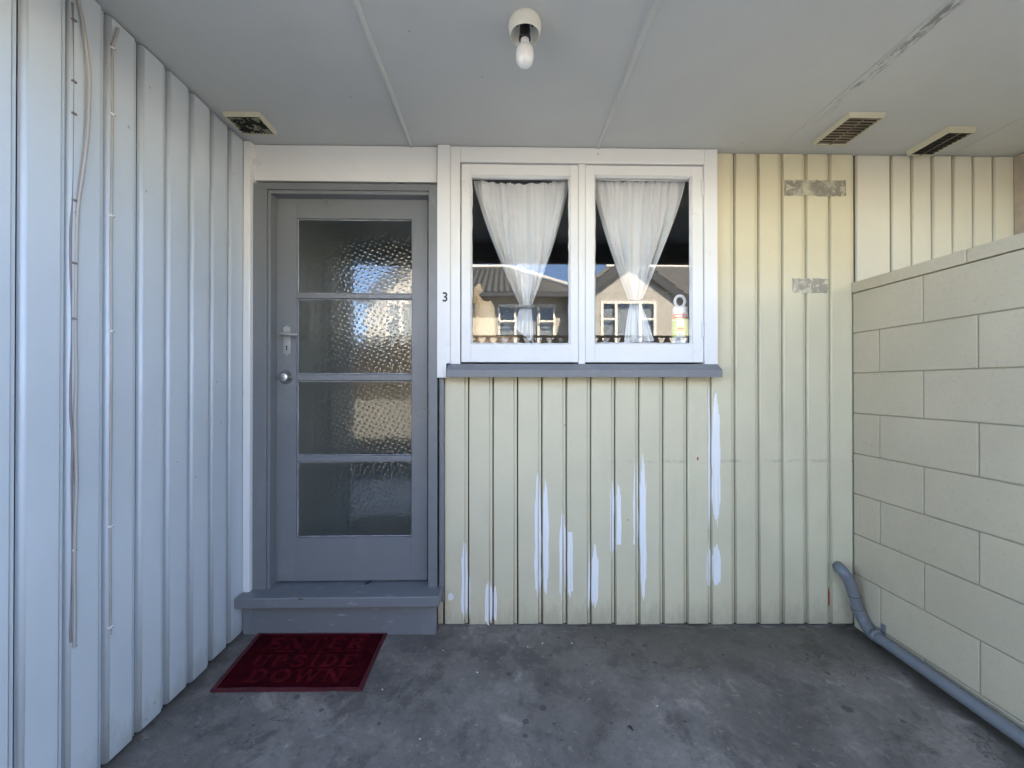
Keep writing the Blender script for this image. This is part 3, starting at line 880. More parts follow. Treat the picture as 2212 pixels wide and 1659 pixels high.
for i, (zt, zb) in enumerate(rz):
    pn = MB().box(g0 + 0.0005, g1 - 0.0005, LF + 0.013, LF + 0.018, zb + 0.0005, zt - 0.0005).obj("pane", M['obscure'], dr)
    # glazing bead: four sloped strips round the pane
    bd = MB(); w = 0.0032
    gx0, gx1, gz0, gz1 = g0 + 0.0008, g1 - 0.0008, zb + 0.0008, zt - 0.0008
    o4 = [(gx0, LF + 0.004, gz0), (gx1, LF + 0.004, gz0), (gx1, LF + 0.004, gz1), (gx0, LF + 0.004, gz1)]
    i4 = [(gx0 + w, LF + 0.0127, gz0 + w), (gx1 - w, LF + 0.0127, gz0 + w), (gx1 - w, LF + 0.0127, gz1 - w), (gx0 + w, LF + 0.0127, gz1 - w)]
    bd.add(o4 + i4, [(a, (a + 1) % 4, 4 + (a + 1) % 4, 4 + a) for a in range(4)])
    bd.obj("glazing_bead", M['grey_paint'], pn)
    # thin bright line of sealant
    sl = MB(); rn = random.Random(i)
    for (pa, pb) in ((i4[0], i4[1]), (i4[0], i4[3]), (i4[3], i4[2])):
        pts = []
        for q in range(25):
            t = q / 24
            pt = Vector(pa).lerp(Vector(pb), t); pts.append((pt.x, LF + 0.0118, pt.z))
        sl.tube(pts, [0.0007 + 0.0016 * max(0, rn.random() - 0.3) for _ in pts], 5)
    sl.obj("sealant", M['putty'], pn)
# lever handle on a long plate
hp = MB()
hx, hzt, hzb = ax(620, LF), az(703, LF, 620), az(769, LF, 620)
hw = 0.0168
def plate_poly(w, zt, zb, c):
    return [(-w + c, zb), (w - c, zb), (w - c * 0.6, zb + c), (w, zb + c * 1.3), (w, zt - c * 1.3), (w - c * 0.6, zt - c), (w - c, zt), (-w + c, zt), (-w + c * 0.6, zt - c), (-w, zt - c * 1.3), (-w, zb + c * 1.3), (-w + c * 0.6, zb + c)]
hp.prism(plate_poly(hw, hzt, hzb, 0.008), lambda x, z: (hx + x, LF - 0.005, z), lambda x, z: (hx + x, LF + 0.0005, z))
hpo = hp.obj("handle_plate", M['worn_steel'], dr, 0.002)
zl = az(723, LF, 620)
lv = MB()
lv.tube([(hx, LF - 0.003, zl), (hx, LF - 0.020, zl), (hx, LF - 0.034, zl)], 0.0085, 14)
lv.tube([(hx - 0.014, LF - 0.036, zl + 0.001), (hx - 0.006, LF - 0.038, zl + 0.001), (hx + 0.02, LF - 0.040, zl - 0.001), (hx + 0.055, LF - 0.040, zl - 0.004), (hx + 0.068, LF - 0.038, zl - 0.005)], [0.0065, 0.0085, 0.0075, 0.0085, 0.0070], 12)
lv.obj("lever", M['worn_steel'], hpo)
kh = MB()
zk = az(749, LF, 620)
kh.lathe([(0.0, 0), (0.0042, 0)], n=14, smooth=False)
kh.v = [(hx + 0.0005 + v[0], LF - 0.0053, zk + v[1]) for v in kh.v]
kh.add([(hx - 0.0012, LF - 0.0054, zk), (hx + 0.0022, LF - 0.0054, zk), (hx + 0.0032, LF - 0.0054, zk - 0.017), (hx - 0.0022, LF - 0.0054, zk - 0.017)], [(0, 1, 2, 3)])
kh.obj("keyhole", M['black'], hpo)
sc = MB()
for sx_ in (-1, 1):
    for zz in (hzt - 0.006, hzb + 0.006):
        k0 = len(sc.v)
        sc.lathe([(0.0, 0), (0.0022, 0)], n=8, smooth=False)
        sc.v[k0:] = [(hx + sx_ * 0.008 + v[0], LF - 0.0053, zz + v[1]) for v in sc.v[k0:]]
sco = sc.obj("plate_screws", M['black'], hpo); sco["kind"] = "stuff"
# round deadlock
lx, lz = ax(618, LF), az(815, LF, 618)
lk = MB(); pf = [(0.0, -0.030), (0.0185, -0.0300), (0.0205, -0.0285), (0.0225, -0.022), (0.031, -0.006), (0.033, -0.003), (0.033, 0.0)]
lk.lathe(pf, n=32); lk.v = [(lx + v[0], LF + v[2], lz + v[1]) for v in lk.v]
lko = lk.obj("deadlock", M['steel'], dr)
kc = MB(); kc.lathe([(0.0, -0.0315), (0.0105, -0.0315), (0.011, -0.0300)], n=24); kc.v = [(lx + v[0], LF + v[2], lz + v[1]) for v in kc.v]
kc.obj("lock_barrel", M['worn_steel'], lko)
ks = MB().box(lx - 0.0009, lx + 0.0009, LF - 0.0322, LF - 0.0312, lz - 0.007, lz + 0.002); ks.obj("key_slot", M['black'], lko)

# ================================================================== white boards over door, white post, number
hb = MB().box(ax(541, 2.004), ax(943.5, 2.004), 2.004, YW + 0.017, az(391.5, 2.004, 740), ZC - 0.003)
tag(hb.obj("head_board", M['white_trim'], None, 0.002), "white painted board between the grey door frame and the ceiling", "trim board", kind="thing")
TF = 1.985
post = MB()
zp = az(816, TF, 955)
post.box(ax(944, TF), ax(972, TF), TF, YW + 0.017, az(786, TF, 955) - 0.0, ZC - 0.003)
po = MB()
px0, px1, px2 = ax(944, TF), ax(964, TF), ax(972, TF)
zn = az(785, TF, 968)
po.prism([(px0, zp), (px1, zp), (px1, zn), (px2, zn), (px2, ZC - 0.003), (px0, ZC - 0.003)], lambda x, z: (x, TF, z), lambda x, z: (x, YW - 0.0035, z))
tag(po.obj("cover_board", M['white_trim'], None, 0.002), "tall white board between door and window carrying the number 3", "trim board", kind="thing")

def text_mesh(s, size, depth, name):
    cu = bpy.data.curves.new(name, 'FONT'); cu.body = s; cu.size = size; cu.extrude = depth; cu.align_x = 'CENTER'; cu.align_y = 'CENTER'
    cu.resolution_u = 4; cu.offset = 0.022 if s == '3' else 0.0
    o = bpy.data.objects.new(name, cu); COL.objects.link(o)
    dg = bpy.context.evaluated_depsgraph_get()
    me = bpy.data.meshes.new_from_object(o.evaluated_get(dg))
    bpy.data.objects.remove(o); bpy.data.curves.remove(cu)
    return me
me = text_mesh("3", 1.0, 0.02, "house_number")
zs = [v.co.y for v in me.vertices]; xs_ = [v.co.x for v in me.vertices]
hh = max(zs) - min(zs); ww = max(xs_) - min(xs_); mx_, mz_ = (max(xs_) + min(xs_)) / 2, (max(zs) + min(zs)) / 2
nx_, nz1, nz0 = ax(961.3, TF), az(631, TF, 961), az(652, TF, 961)
sc_ = (nz1 - nz0) / hh
for v in me.vertices:
    x, y, z = v.co
    v.co = (nx_ + (x - mx_) * sc_ * 0.92, TF - 0.0014 - z * 0.05, (nz1 + nz0) / 2 + (y - mz_) * sc_)
me.materials.append(M['black_paint'])
hn = bpy.data.objects.new("house_number", me); COL.objects.link(hn)
tag(hn, "black numeral 3 fixed to the white board beside the door", "house number")

# ================================================================== window
WF = 1.998; SFc = 2.008; GL = 2.024
wd = thing("window", (0.4, WF, 1.2), "white two sash timber window with tied curtains behind the glass", "window", kind="thing")
wl, wr = ax(972.6, WF), ax(1551, WF)
wzt, wzb = ZC - 0.003, az(785, WF, 1250)
il, ir = ax(994, WF), ax(1522.5, WF)
izt = az(352, WF, 1250)
MB().box(wl, il, WF, 2.125, wzb - 0.004, wzt).obj("jamb", M['white_trim'], wd, 0.002)
MB().box(ir, wr, WF, 2.125, wzb - 0.004, wzt).obj("jamb", M['white_trim'], wd, 0.002)
MB().box(il + 0.0003, ir - 0.0003, WF + 0.0006, 2.125, izt, wzt).obj("head", M['white_trim'], wd, 0.002)
ml, mr = ax(1249.5, SFc), ax(1264.3, SFc)
MB().box(ml, mr, SFc - 0.003, 2.12, wzb - 0.004, izt - 0.0004).obj("mullion", M['white_trim'], wd, 0.0025)
# sill
SI = 1.952
zs1, zs0 = az(797, SI, 1250), az(815, SI, 1250)
si0, si1 = ax(964.5, SI), ax(1561.5, SI)
sl = MB(); 
sl.prism([(SI, zs0), (SI, zs1 - 0.004), (SI + 0.005, zs1), (WF, wzb - 0.003), (2.12, wzb + 0.0012), (2.12, wzb - 0.03), (SI + 0.02, zs0 + 0.004)], lambda y, z: (si0, y, z), lambda y, z: (si1, y, z))
sl.obj("sill", M['sill_paint'], wd, 0.002)
def sash(x0, x1, gx0, gx1, zt, zb, gzt, gzb, label):
    rn = random.Random(int(x0 * 1000))
    root = bpy.data.objects.new("sash", None); root.empty_display_size = 0.05
    COL.objects.link(root); root.parent = wd
    root.matrix_parent_inverse = world_of(wd).inverted()
    fr = MB()
    D1 = SFc + 0.04
    fr.box(x0, gx0, SFc, D1, zb, zt); fr.box(gx1, x1, SFc, D1, zb, zt)
    fr.box(gx0, gx1, SFc + 0.0006, D1, gzt, zt); fr.box(gx0, gx1, SFc + 0.0006, D1, zb, gzb)
    # joined with the root mesh: the sash is one timber frame
    me = fr.mesh("sash"); me.materials.append(M['white_trim'])
    COL.objects.unlink(root); bpy.data.objects.remove(root)
    s = link("sash", me, wd, 0.0015)
    s["label"] = label
    # putty fillet
    pt = MB(); w = 0.008; yo, yi = SFc + 0.003, GL - 0.0015
    o4 = [(gx0 + .0004, yo, gzb + .0004), (gx1 - .0004, yo, gzb + .0004), (gx1 - .0004, yo, gzt - .0004), (gx0 + .0004, yo, gzt - .0004)]
    N_ = 24
    outer = []; inner = []
    ctr = Vector(((gx0 + gx1) / 2, 0, (gzt + gzb) / 2))
    for a in range(4):
        A, B = Vector(o4[a]), Vector(o4[(a + 1) % 4])
        for q in range(N_):
            P = A.lerp(B, q / N_); outer.append(tuple(P))
            ww_ = w * (1 + rn.uniform(-0.22, 0.22))
            ix = min(max(P.x, gx0 + ww_), gx1 - ww_); iz = min(max(P.z, gzb + ww_), gzt - ww_)
            inner.append((ix, yi, iz))
    L = len(outer)
    pt.add(outer + inner, [(i, (i + 1) % L, L + (i + 1) % L, L + i) for i in range(L)])
    pt.obj("putty", M['white_trim'], s)
    MB().box(gx0 + 0.0004, gx1 - 0.0004, GL, GL + 0.004, gzb + 0.0004, gzt - 0.0004).obj("pane", M['glass'], s)
    return s
pgap = 0.0012
szt, szb = az(356.5, SFc, 1250), az(782.5, SFc, 1250)
sash(ax(996.5, SFc), ml - pgap, ax(1016.5, SFc), ax(1232.5, SFc), szt, szb, az(378.5, SFc, 1125), az(743.5, SFc, 1125), "left sash nearest the number board")
sash(mr + pgap, ax(1519.5, SFc), ax(1284.5, SFc), ax(1496.5, SFc), szt, szb, az(378.5, SFc, 1390), az(743, SFc, 1390), "right sash with two hinges")
# hinges
for (ya, yb) in ((390, 424), (695, 729)):
    hg = MB(); xh = ax(1518.5, SFc - 0.004)
    z1_, z0_ = az(ya, SFc, 1518), az(yb, SFc, 1518)
    for q in range(5):
        a = z0_ + (z1_ - z0_) * q / 5; b = z0_ + (z1_ - z0_) * (q + 0.93) / 5
        hg.tube([(xh, SFc - 0.004, a), (xh, SFc - 0.004, b)], 0.0048, 10)
    hg.obj("hinge", M['white_trim'], wd)

# ---- curtains behind the glass
YC = 2.085
def curtain(name, label, xl, xr, ytop, sag, tie_px, tie_py, tw, tail, seed):
    """tail: (left px, right px, bottom py at left, bottom py at right)"""
    rn = random.Random(seed)
    nu, nv = 150, 70
    v = []; f = []
    ph = [rn.uniform(0, 6.28) for _ in range(12)]
    nf = 15
    for j in range(nv + 1):
        t = j / nv
        for i in range(nu + 1):
            u = i / nu
            top_px = xl + (xr - xl) * u
            top_py = ytop + sag * (1 - (2 * u - 1) ** 2)
            q = t
            tx = tie_px + (u - 0.5) * tw
            # the cloth hangs straight in the middle; towards the tie it bunches against two swept borders
            axis = (xl + xr) / 2 + (tie_px - (xl + xr) / 2) * q
            hw = (xr - xl) / 2; e = abs(2 * u - 1); sg = 1 if u >= 0.5 else -1
            bord = hw + (tw / 2 - hw) * (q ** 1.28)
            a_ = hw * e + 1e-4; b_ = bord * (0.30 + 0.70 * e)
            dev = (a_ ** -5 + b_ ** -5) ** (-0.2)
            dev *= 1.0 / ((hw ** -5 + bord ** -5) ** (-0.2) / bord) if e > 0.98 else (1 + 0.149 * e ** 4 * max(0, 1 - abs(1 - bord / hw) * 1.4))
            rr = min(1.0, dev / bord)
            px = axis + sg * min(dev, bord)
            drop = tie_py - 3.5 * e * e
            py = top_py + (drop - top_py) * q
            w = at(px, py, YC)
            z1 = math.sin(u * 2 * math.pi * 9 + ph[0] + 1.4 * math.sin(u * 9 + ph[1]) + 0.5 * q) * 0.015 * (0.55 + 0.3 * q) * (1 - 0.7 * max(0, rr - 0.5))
            z2 = math.sin(u * 2 * math.pi * 3.7 + ph[2] + 0.8 * q) * 0.012 * (0.25 + q)
            k_ = min(1.0, q * 1.6)
            z3 = -0.026 * math.exp(-((rr - 0.91) / 0.05) ** 2) * k_ + 0.016 * math.exp(-((rr - 0.77) / 0.045) ** 2) * k_ - 0.016 * math.exp(-((rr - 0.63) / 0.06) ** 2) * k_ * q
            head = 0.0030 * math.sin(u * 2 * math.pi * 30 + ph[3] + 2 * math.sin(u * 13)) * math.exp(-t * 14)
            v.append((w.x, YC + z1 + z2 + z3 + head, w.z + 0.0014 * math.sin(u * 190 + ph[4]) * math.exp(-t * 40)))
    W_ = nu + 1
    f = [(j * W_ + i, j * W_ + i + 1, (j + 1) * W_ + i + 1, (j + 1) * W_ + i) for j in range(nv) for i in range(nu)]
    root = thing(name, tuple(at(tie_px, ytop, YC)), label, "curtain", "white curtains tied in the window")
    mb = MB(); mb.add(v, f, True)
    mb.obj("drape", M['curtain'], root)
    # tail below the tie
    nv2 = 30; v = []
    for j in range(nv2 + 1):
        t = j / nv2
        for i in range(nu + 1):
            u = i / nu
            px = tie_px + (u - 0.5) * tw * 0.9
            bx = tail[0] + (tail[1] - tail[0]) * u
            px = px + (bx - px) * (t ** 0.75)
            bot = tail[2] + (tail[3] - tail[2]) * u
            py = tie_py + 3 + (bot - tie_py - 3) * t
            w = at(px, py, YC)
            z1 = math.sin(u * 2 * math.pi * 4.2 + ph[5] + t) * 0.012 * (0.4 + t) + math.sin(u * 2 * math.pi * 11 + ph[6]) * 0.0035
            v.append((w.x, YC + z1, w.z))
    f = [(j * W_ + i, j * W_ + i + 1, (j + 1) * W_ + i + 1, (j + 1) * W_ + i) for j in range(nv2) for i in range(nu)]
    mb = MB(); mb.add(v, f, True); mb.obj("curtain_tail", M['curtain'], root)
    # tie band
    c = at(tie_px, tie_py + 2, YC); rw = tw / 2 / 425 + 0.004
    tb = MB(); pts = [(c.x + rw * math.cos(2 * math.pi * k / 20), c.y + 0.022 * math.sin(2 * math.pi * k / 20), c.z + 0.002 * math.cos(4 * math.pi * k / 20)) for k in range(21)]
    tb.tube(pts, 0.0095, 8, False); tb.obj("tie_band", M['tie'], root)
    # rod
    a, b = at(xl - 6, ytop + 2, YC + 0.012), at(xr + 6, ytop + 2, YC + 0.012)
    rb = MB(); rb.tube([a, (a + b) / 2 - Vector((0, 0, sag / 425)), b], 0.003, 8); rb.obj("curtain_wire", M['tie'], root)
curtain("curtain", "white curtain tied low in the left sash with a sagging top hem", 1023, 1229, 389, 8, 1136, 662, 27, (1112, 1153, 708, 742), 3)
curtain("curtain", "white curtain knotted in the right sash with its tail flaring to the sill", 1281, 1481, 390, 2, 1372, 651, 22, (1349, 1411, 741, 737), 8)

MB().box(WXL, WXR, 2.0545, 2.066, az(388, 2.055, 1250), az(370, 2.055, 1250)).obj('inner_head', M['white_trim'], wd, 0.001)

# ---- inside sill and the things on it
IZ = az(742, 2.05, 1250) - 0.004
ins = MB().box(WXL, WXR, 2.0485, 2.30, IZ - 0.03, IZ)
ins.obj("inner_sill", M['white_trim'], wd, 0.002)
# white bottle with a carrying ring
YB = 2.09
bc = at(1468.5, 700, YB)
bt = thing("spray_bottle", (bc.x, YB, IZ), "white bottle with ring handle and red and green label behind the right sash", "bottle")
zB = lambda py: az(py, YB, 1468)
rb = (ax(1484, YB) - ax(1453, YB)) / 2
def lath(prof, name, mat, parent, n=28):
    mb = MB(); mb.lathe([(r, z) for r, z in prof], (bc.x, YB, 0), n); return mb.obj(name, mat, parent)
lath([(0, IZ + .0005), (rb * .97, IZ + .0005), (rb, IZ + .006), (rb, zB(678) - 0.0), (rb * .96, zB(676)), (0, zB(676))], "bottle_body", M['bottle_white'], bt)
lath([(rb + .0006, zB(729)), (rb + .0006, zB(737) if zB(737) > IZ + .007 else IZ + .007)], "grey_band", M['lab_grey'], bt)
lath([(rb + .0006, zB(728)), (rb + .0006, zB(690))], "green_label", M['lab_green'], bt)
lath([(rb + .0007, zB(689.5)), (rb + .0007, zB(679.5))], "red_label", M['lab_red'], bt)
lath([(rb * .98, zB(677)), (rb * .98, zB(666)), (rb * .93, zB(664)), (0, zB(664))], "collar", M['bottle_white'], bt)
rg = MB()
rp = [(bc.x + (rb * 0.86 - 0.006) * math.cos(a) * (1.0 if math.sin(a) > -0.3 else 0.95), YB, (zB(637) + zB(666)) / 2 + ((zB(637) - zB(666)) / 2 - 0.005) * math.sin(a)) for a in [2 * math.pi * k / 36 for k in range(37)]]
rg.tube(rp, 0.0075, 10, False)
rg.obj("ring_handle", M['bottle_white'], bt)
def curved_plate(name, mat, px0, px1, py0, py1, parent, off=0.0013):
    mb = MB(); v = []
    for i in range(9):
        x = ax(px0 + (px1 - px0) * i / 8, YB - rb) - bc.x
        x = max(-rb * .97, min(rb * .97, x)); y = YB - math.sqrt(max(0, (rb + off) ** 2 - x * x))
        v += [(bc.x + x, y, zB(py0)), (bc.x + x, y, zB(py1))]
    mb.add(v, [(2 * i, 2 * i + 2, 2 * i + 3, 2 * i + 1) for i in range(8)], True)
    return mb.obj(name, mat, parent)
curved_plate("label_picture", M['lab_white'], 1464, 1477, 692, 707, bt)
curved_plate("label_picture", M['lab_red'], 1465, 1477, 710, 714, bt)
curved_plate("barcode", M['lab_white'], 1465, 1478, 718, 727, bt)
for i in range(4): curved_plate("label_line", M['lab_white'], 1454, 1461.5, 693 + i * 8, 694.6 + i * 8, bt)
for i in range(6): curved_plate("barcode_line", M['black'], 1466.5 + i * 1.7, 1467.2 + i * 1.7 + 0.3 * (i % 2), 719.5, 726, bt, 0.0018)
me = text_mesh("VALUE PACK", 1.0, 0.0, "label_text")
xs_ = [v.co.x for v in me.vertices]; w_ = max(xs_) - min(xs_); mid = (max(xs_) + min(xs_)) / 2
ys_ = [v.co.y for v in me.vertices]; midy = (max(ys_) + min(ys_)) / 2; h_ = max(ys_) - min(ys_)
for v in me.vertices:
    a = (v.co.x - mid) / w_ * 2.0
    v.co = (bc.x + (rb + .0013) * math.sin(a), YB - (rb + .0013) * math.cos(a), (zB(679.5) + zB(689.5)) / 2 + (v.co.y - midy) / h_ * 0.012)
me.materials.append(M['lab_white'])
link("label_text", me, bt)

# crumpled paper bag
def blob(name, mat, parent, c, rx, ry, rz_, seed, amp=0.14, nu=28, nv=20, shape=None):
    v = []; f = []
    for j in range(nv + 1):
        th = math.pi * j / nv
        for i in range(nu):
            a = 2 * math.pi * i / nu
            d = Vector((math.sin(th) * math.cos(a), math.sin(th) * math.sin(a), math.cos(th)))
            k = 1 + amp * mnoise.noise(d * 2.3 + Vector((seed, 0, 0))) + amp * 0.5 * mnoise.noise(d * 6 + Vector((0, seed, 0)))
            q = Vector((math.copysign(abs(d.x) ** 0.6, d.x) * rx, math.copysign(abs(d.y) ** 0.6, d.y) * ry, math.copysign(abs(d.z) ** 0.55, d.z) * rz_)) * k
            if shape: q = shape(q)
            v.append((c[0] + q.x, c[1] + q.y, c[2] + q.z))
    for j in range(nv):
        for i in range(nu):
            i2 = (i + 1) % nu
            f.append((j * nu + i, j * nu + i2, (j + 1) * nu + i2, (j + 1) * nu + i))
    mb = MB(); mb.add(v, f, False); return mb.obj(name, mat, parent)
YG = 2.135
b0, b1 = at(1021, 728, YG), at(1071, 650, YG)
bgc = ((b0.x + b1.x) / 2, YG, 0)
zb_, zt_ = IZ + 0.002, az(652, YG, 1045)
bag = thing("paper_bag", (bgc[0], YG, IZ), "crumpled brown paper bag with twisted top behind the left sash", "bag")
hb_ = (zt_ - zb_) / 2
def bagshape(q):
    return Vector((q.x * (1.0 - 0.10 * q.z / hb_), q.y, q.z))
blob("bag_body", M['bag'], bag, (bgc[0], YG, zb_ + hb_ + 0.004), (b1.x - b0.x) / 2, 0.042, hb_, 4, 0.10, shape=bagshape)
tw0 = Vector((bgc[0] - 0.035, YG, zt_ - 0.012))
nk = MB(); nk.tube([tw0, tw0 + Vector((-0.004, 0, 0.03)), tw0 + Vector((-0.010, 0, 0.05)), tw0 + Vector((0.0, 0, 0.075)), tw0 + Vector((0.012, 0, 0.105))], [0.040, 0.022, 0.016, 0.030, 0.006], 9, True, False)
nk.obj("bag_neck", M['bag'], bag)
# low tan tray and small stub beside it
YT = 2.105
t0, t1 = ax(1021, YT), ax(1118, YT)
tray = thing("wicker_tray", ((t0 + t1) / 2, YT, IZ), "low tan woven tray lying on the sill inside the left sash", "tray")
MB().box(t0, t1, YT - 0.028, YT + 0.02, IZ + 0.001, az(733, YT, 1060)).obj("tray_base", M['tan'], tray, 0.004)
tr2 = MB(); zr = az(727, YT, 1060)
tr2.tube([(t0 + 0.004, YT - 0.026, zr - .006), (t1 - 0.004, YT - 0.026, zr - .006), (t1 - .004, YT + .018, zr - .006), (t0 + .004, YT + .018, zr - .006), (t0 + 0.004, YT - 0.026, zr - .006)], 0.0065, 8)
tr2.obj("tray_rim", M['tan'], tray)

# ================================================================== ceiling vents
def vent(name, x0, x1, y0, y1, th, label, style):
    c = ((x0 + x1) / 2, (y0 + y1) / 2, ZC)
    vt = thing(name, c, label, "vent", "vents in the porch ceiling")
    fw = 0.011
    z0 = ZC - th
    fr = MB()
    o = [(x0, y0), (x1, y0), (x1, y1), (x0, y1)]
    i_ = [(x0 + fw, y0 + fw * .8), (x1 - fw, y0 + fw * .8), (x1 - fw, y1 - fw * .8), (x0 + fw, y1 - fw * .8)]
    b = 0.004
    ot = [(x, y, ZC - 0.0003) for x, y in o]
    ob = [(x + (b if x == x0 else -b), y + (b if y == y0 else -b), z0) for x, y in o]
    ib = [(x, y, z0 + 0.001) for x, y in i_]
    it = [(x, y, z0 + 0.008) for x, y in i_]
    fr.add(ot + ob + ib + it, [(a, (a + 1) % 4, 4 + (a + 1) % 4, 4 + a) for a in range(4)] + [(4 + a, 4 + (a + 1) % 4, 8 + (a + 1) % 4, 8 + a) for a in range(4)] + [(8 + a, 8 + (a + 1) % 4, 12 + (a + 1) % 4, 12 + a) for a in range(4)])
    fr.obj("vent_frame", M['cream_plastic'], vt, 0.001)
    bp = MB().box(i_[0][0] - 0.002, i_[1][0] + 0.002, i_[0][1] - 0.002, i_[2][1] + 0.002, z0 + 0.0075, z0 + 0.009)
    bp.obj("vent_opening", M['black'], vt)
    xa_, xb_, ya_, yb_ = i_[0][0], i_[1][0], i_[0][1], i_[2][1]
    if style == 'mesh':
        rn = random.Random(3)
        n = 11
        for q in range(1, n):
            y = ya_ + (yb_ - ya_) * q / n
            mb = MB(); pts = [(xa_ + (xb_ - xa_) * t / 16, y + rn.uniform(-.0012, .0012), z0 + 0.0022 + rn.uniform(-.001, .001)) for t in range(17)]
            mb.tube(pts, [0.0022 + rn.uniform(-.0008, .0014) for _ in pts], 5); mb.obj("vent_bar", M['vent_soot'], vt)
        for q in range(1, 10):
            x = xa_ + (xb_ - xa_) * q / 10
            mb = MB(); pts = [(x + rn.uniform(-.001, .001), ya_ + (yb_ - ya_) * t / 12, z0 + 0.0035) for t in range(13)]
            mb.tube(pts, [0.0015 + rn.uniform(-.0005, .001) for _ in pts], 5); mb.obj("vent_bar", M['vent_soot'], vt)
    else:
        n = 10 if style == 'louvre' else 9
        for q in range(n):
            y = ya_ + (yb_ - ya_) * (q + 0.5) / n
            mb = MB(); w = (yb_ - ya_) / n * 0.42; zz = z0 + 0.0042
            mb.add([(xa_, y - w, zz - .0030), (xb_, y - w, zz - .0030), (xb_, y + w, zz + .0015), (xa_, y + w, zz + .0015),
                    (xa_, y - w, zz - .0018), (xb_, y - w, zz - .0018), (xb_, y + w, zz + .0028), (xa_, y + w, zz + .0028)],
                   [(0, 1, 2, 3), (4, 5, 6, 7), (0, 1, 5, 4), (2, 3, 7, 6), (0, 3, 7, 4), (1, 2, 6, 5)])
            mb.obj("louvre", M['vent_slat'] if style == 'louvre' else M['vent_dirt'], vt)
        xm = (xa_ + xb_) / 2
        MB().box(xm - 0.003, xm + 0.003, ya_, yb_, z0 + 0.0008, z0 + 0.0030).obj("vent_rib", M['vent_slat'], vt)
    return vt
def crect(pn0, pn1, pf0):
    a = onz(*pn0, ZC); b = onz(*pn1, ZC); c = onz(*pf0, ZC)
    return min(a.x, b.x), max(a.x, b.x), a.y, c.y
a = crect((479.5, 240), (560, 240), (522, 294)); vent("ceiling_vent", a[0], a[1], a[2], 1.905, 0.020, "square cream vent clogged with black soot above the door", 'mesh')
a = crect((1830, 241), (1918, 240), (1768, 298)); vent("ceiling_vent", a[0] + .01, a[1], a[2], 1.93, 0.022, "cream vent with brown louvres over the cream boards", 'louvre')
a = crect((2046, 272), (2111, 273), (1980, 314)); vent("ceiling_vent", a[0] + .008, a[1], a[2], 2.0, 0.027, "small cream vent with a dark grille at the far right of the ceiling", 'dark')

# ================================================================== ceiling lamp holder
lc = onz(1133.5, 40, ZC - 0.022); LX, LY = lc.x, at(1133, 40, 1.315).y
LX = at(1133.7, 73, 1.31).x; LY = 1.31
lamp = thing("ceiling_light", (LX, LY, ZC), "white batten lamp holder with a bare unlit bulb on the ceiling", "light")
mb = MB(); mb.lathe([(0.0475, -0.0005), (0.0515, -0.010), (0.0525, -0.017), (0.0500, -0.034), (0.0475, -0.046), (0.0465, -0.0475), (0.0445, -0.0465), (0.0435, -0.030), (0.0405, -0.029), (0.040, -0.016), (0.034, -0.0155), (0.033, -0.010), (0.0, -0.010)], (LX, LY, ZC), 40)
mb.obj("lamp_base", M['porcelain'], lamp)
mb = MB(); mb.lathe([(0.0, -0.0198), (0.0155, -0.0198), (0.0165, -0.022), (0.0165, -0.058), (0.0185, -0.060), (0.0185, -0.070), (0.0168, -0.0715), (0.0145, -0.0705), (0.0145, -0.055), (0.0, -0.054)], (LX, LY, ZC + 0.0095), 28)
mb.obj("lamp_socket", M['black_plastic'], lamp)
for s in (-1, 1):
    mb = MB(); mb.lathe([(0.0, -0.0122), (0.0042, -0.0120), (0.0045, -0.0102)], (LX + s * 0.0245, LY + 0.004, ZC), 12); mb.obj("screw_hole", M['black'], lamp)
mb = MB(); prof = [(0.0133, -0.056), (0.0136, -0.074), (0.0150, -0.081), (0.0152, -0.0845), (0.0140, -0.0862), (0.0200, -0.0915), (0.0255, -0.0985), (0.0282, -0.107), (0.0289, -0.117), (0.0287, -0.128), (0.0268, -0.138), (0.0225, -0.147), (0.0160, -0.1532), (0.0085, -0.1565), (0.0, -0.1575)]
mb.lathe(prof, (LX, LY, ZC + 0.0095), 40); mb.obj("bulb", M['bulb'], lamp)

# ================================================================== drain pipe
pp = thing("drain_pipe", (1.70, 1.95, 0), "grey painted plastic waste pipe running along the foot of the block wall", "pipe")
PX, PR_ = 1.717, 0.0235
pz = lambda y: floor_z(PX, y) + 0.050
w0 = at(1812, 1225, YW)
p1 = Vector((w0.x + 0.004, YW - 0.050, w0.z - 0.004))
p2 = at(1838, 1262, 1.966); p3 = at(1845.5, 1287, 1.966); p4 = at(1852, 1314, 1.962); p5 = at(1866, 1342, 1.945)
p6 = Vector((PX, 1.895, pz(1.895)))
def smooth_path(pts, n=8):
    pts = [Vector(p) for p in pts]; out = []
    for i in range(len(pts) - 1):
        P0 = pts[max(0, i - 1)]; P1 = pts[i]; P2 = pts[i + 1]; P3 = pts[min(len(pts) - 1, i + 2)]
        for k in range(n):
            t = k / n
            out.append(0.5 * ((2 * P1) + (P2 - P0) * t + (2 * P0 - 5 * P1 + 4 * P2 - P3) * t * t + (-P0 + 3 * P1 - 3 * P2 + P3) * t ** 3))
    out.append(pts[-1]); return out
wall_in = Vector((w0.x, YW + 0.012, w0.z))
path = smooth_path([at(1811, 1223, 2.044), at(1812.5, 1226, 2.005), at(1818, 1232, 1.980), at(1827, 1243, 1.968), at(1835.5, 1258, 1.966), p2.lerp(p3, 0.7), p3])
MB().tube(path, PR_ + 0.0022, 20).obj("elbow", M['pvc'], pp)
MB().tube([p3 + (p2 - p3).normalized() * 0.004, p4 + (p3 - p4).normalized() * 0.0], PR_, 20).obj("short_pipe", M['pvc'], pp)
path = smooth_path([p4 + (p3 - p4).normalized() * 0.006, p4, p5, p6, Vector((PX, 1.85, pz(1.85)))])
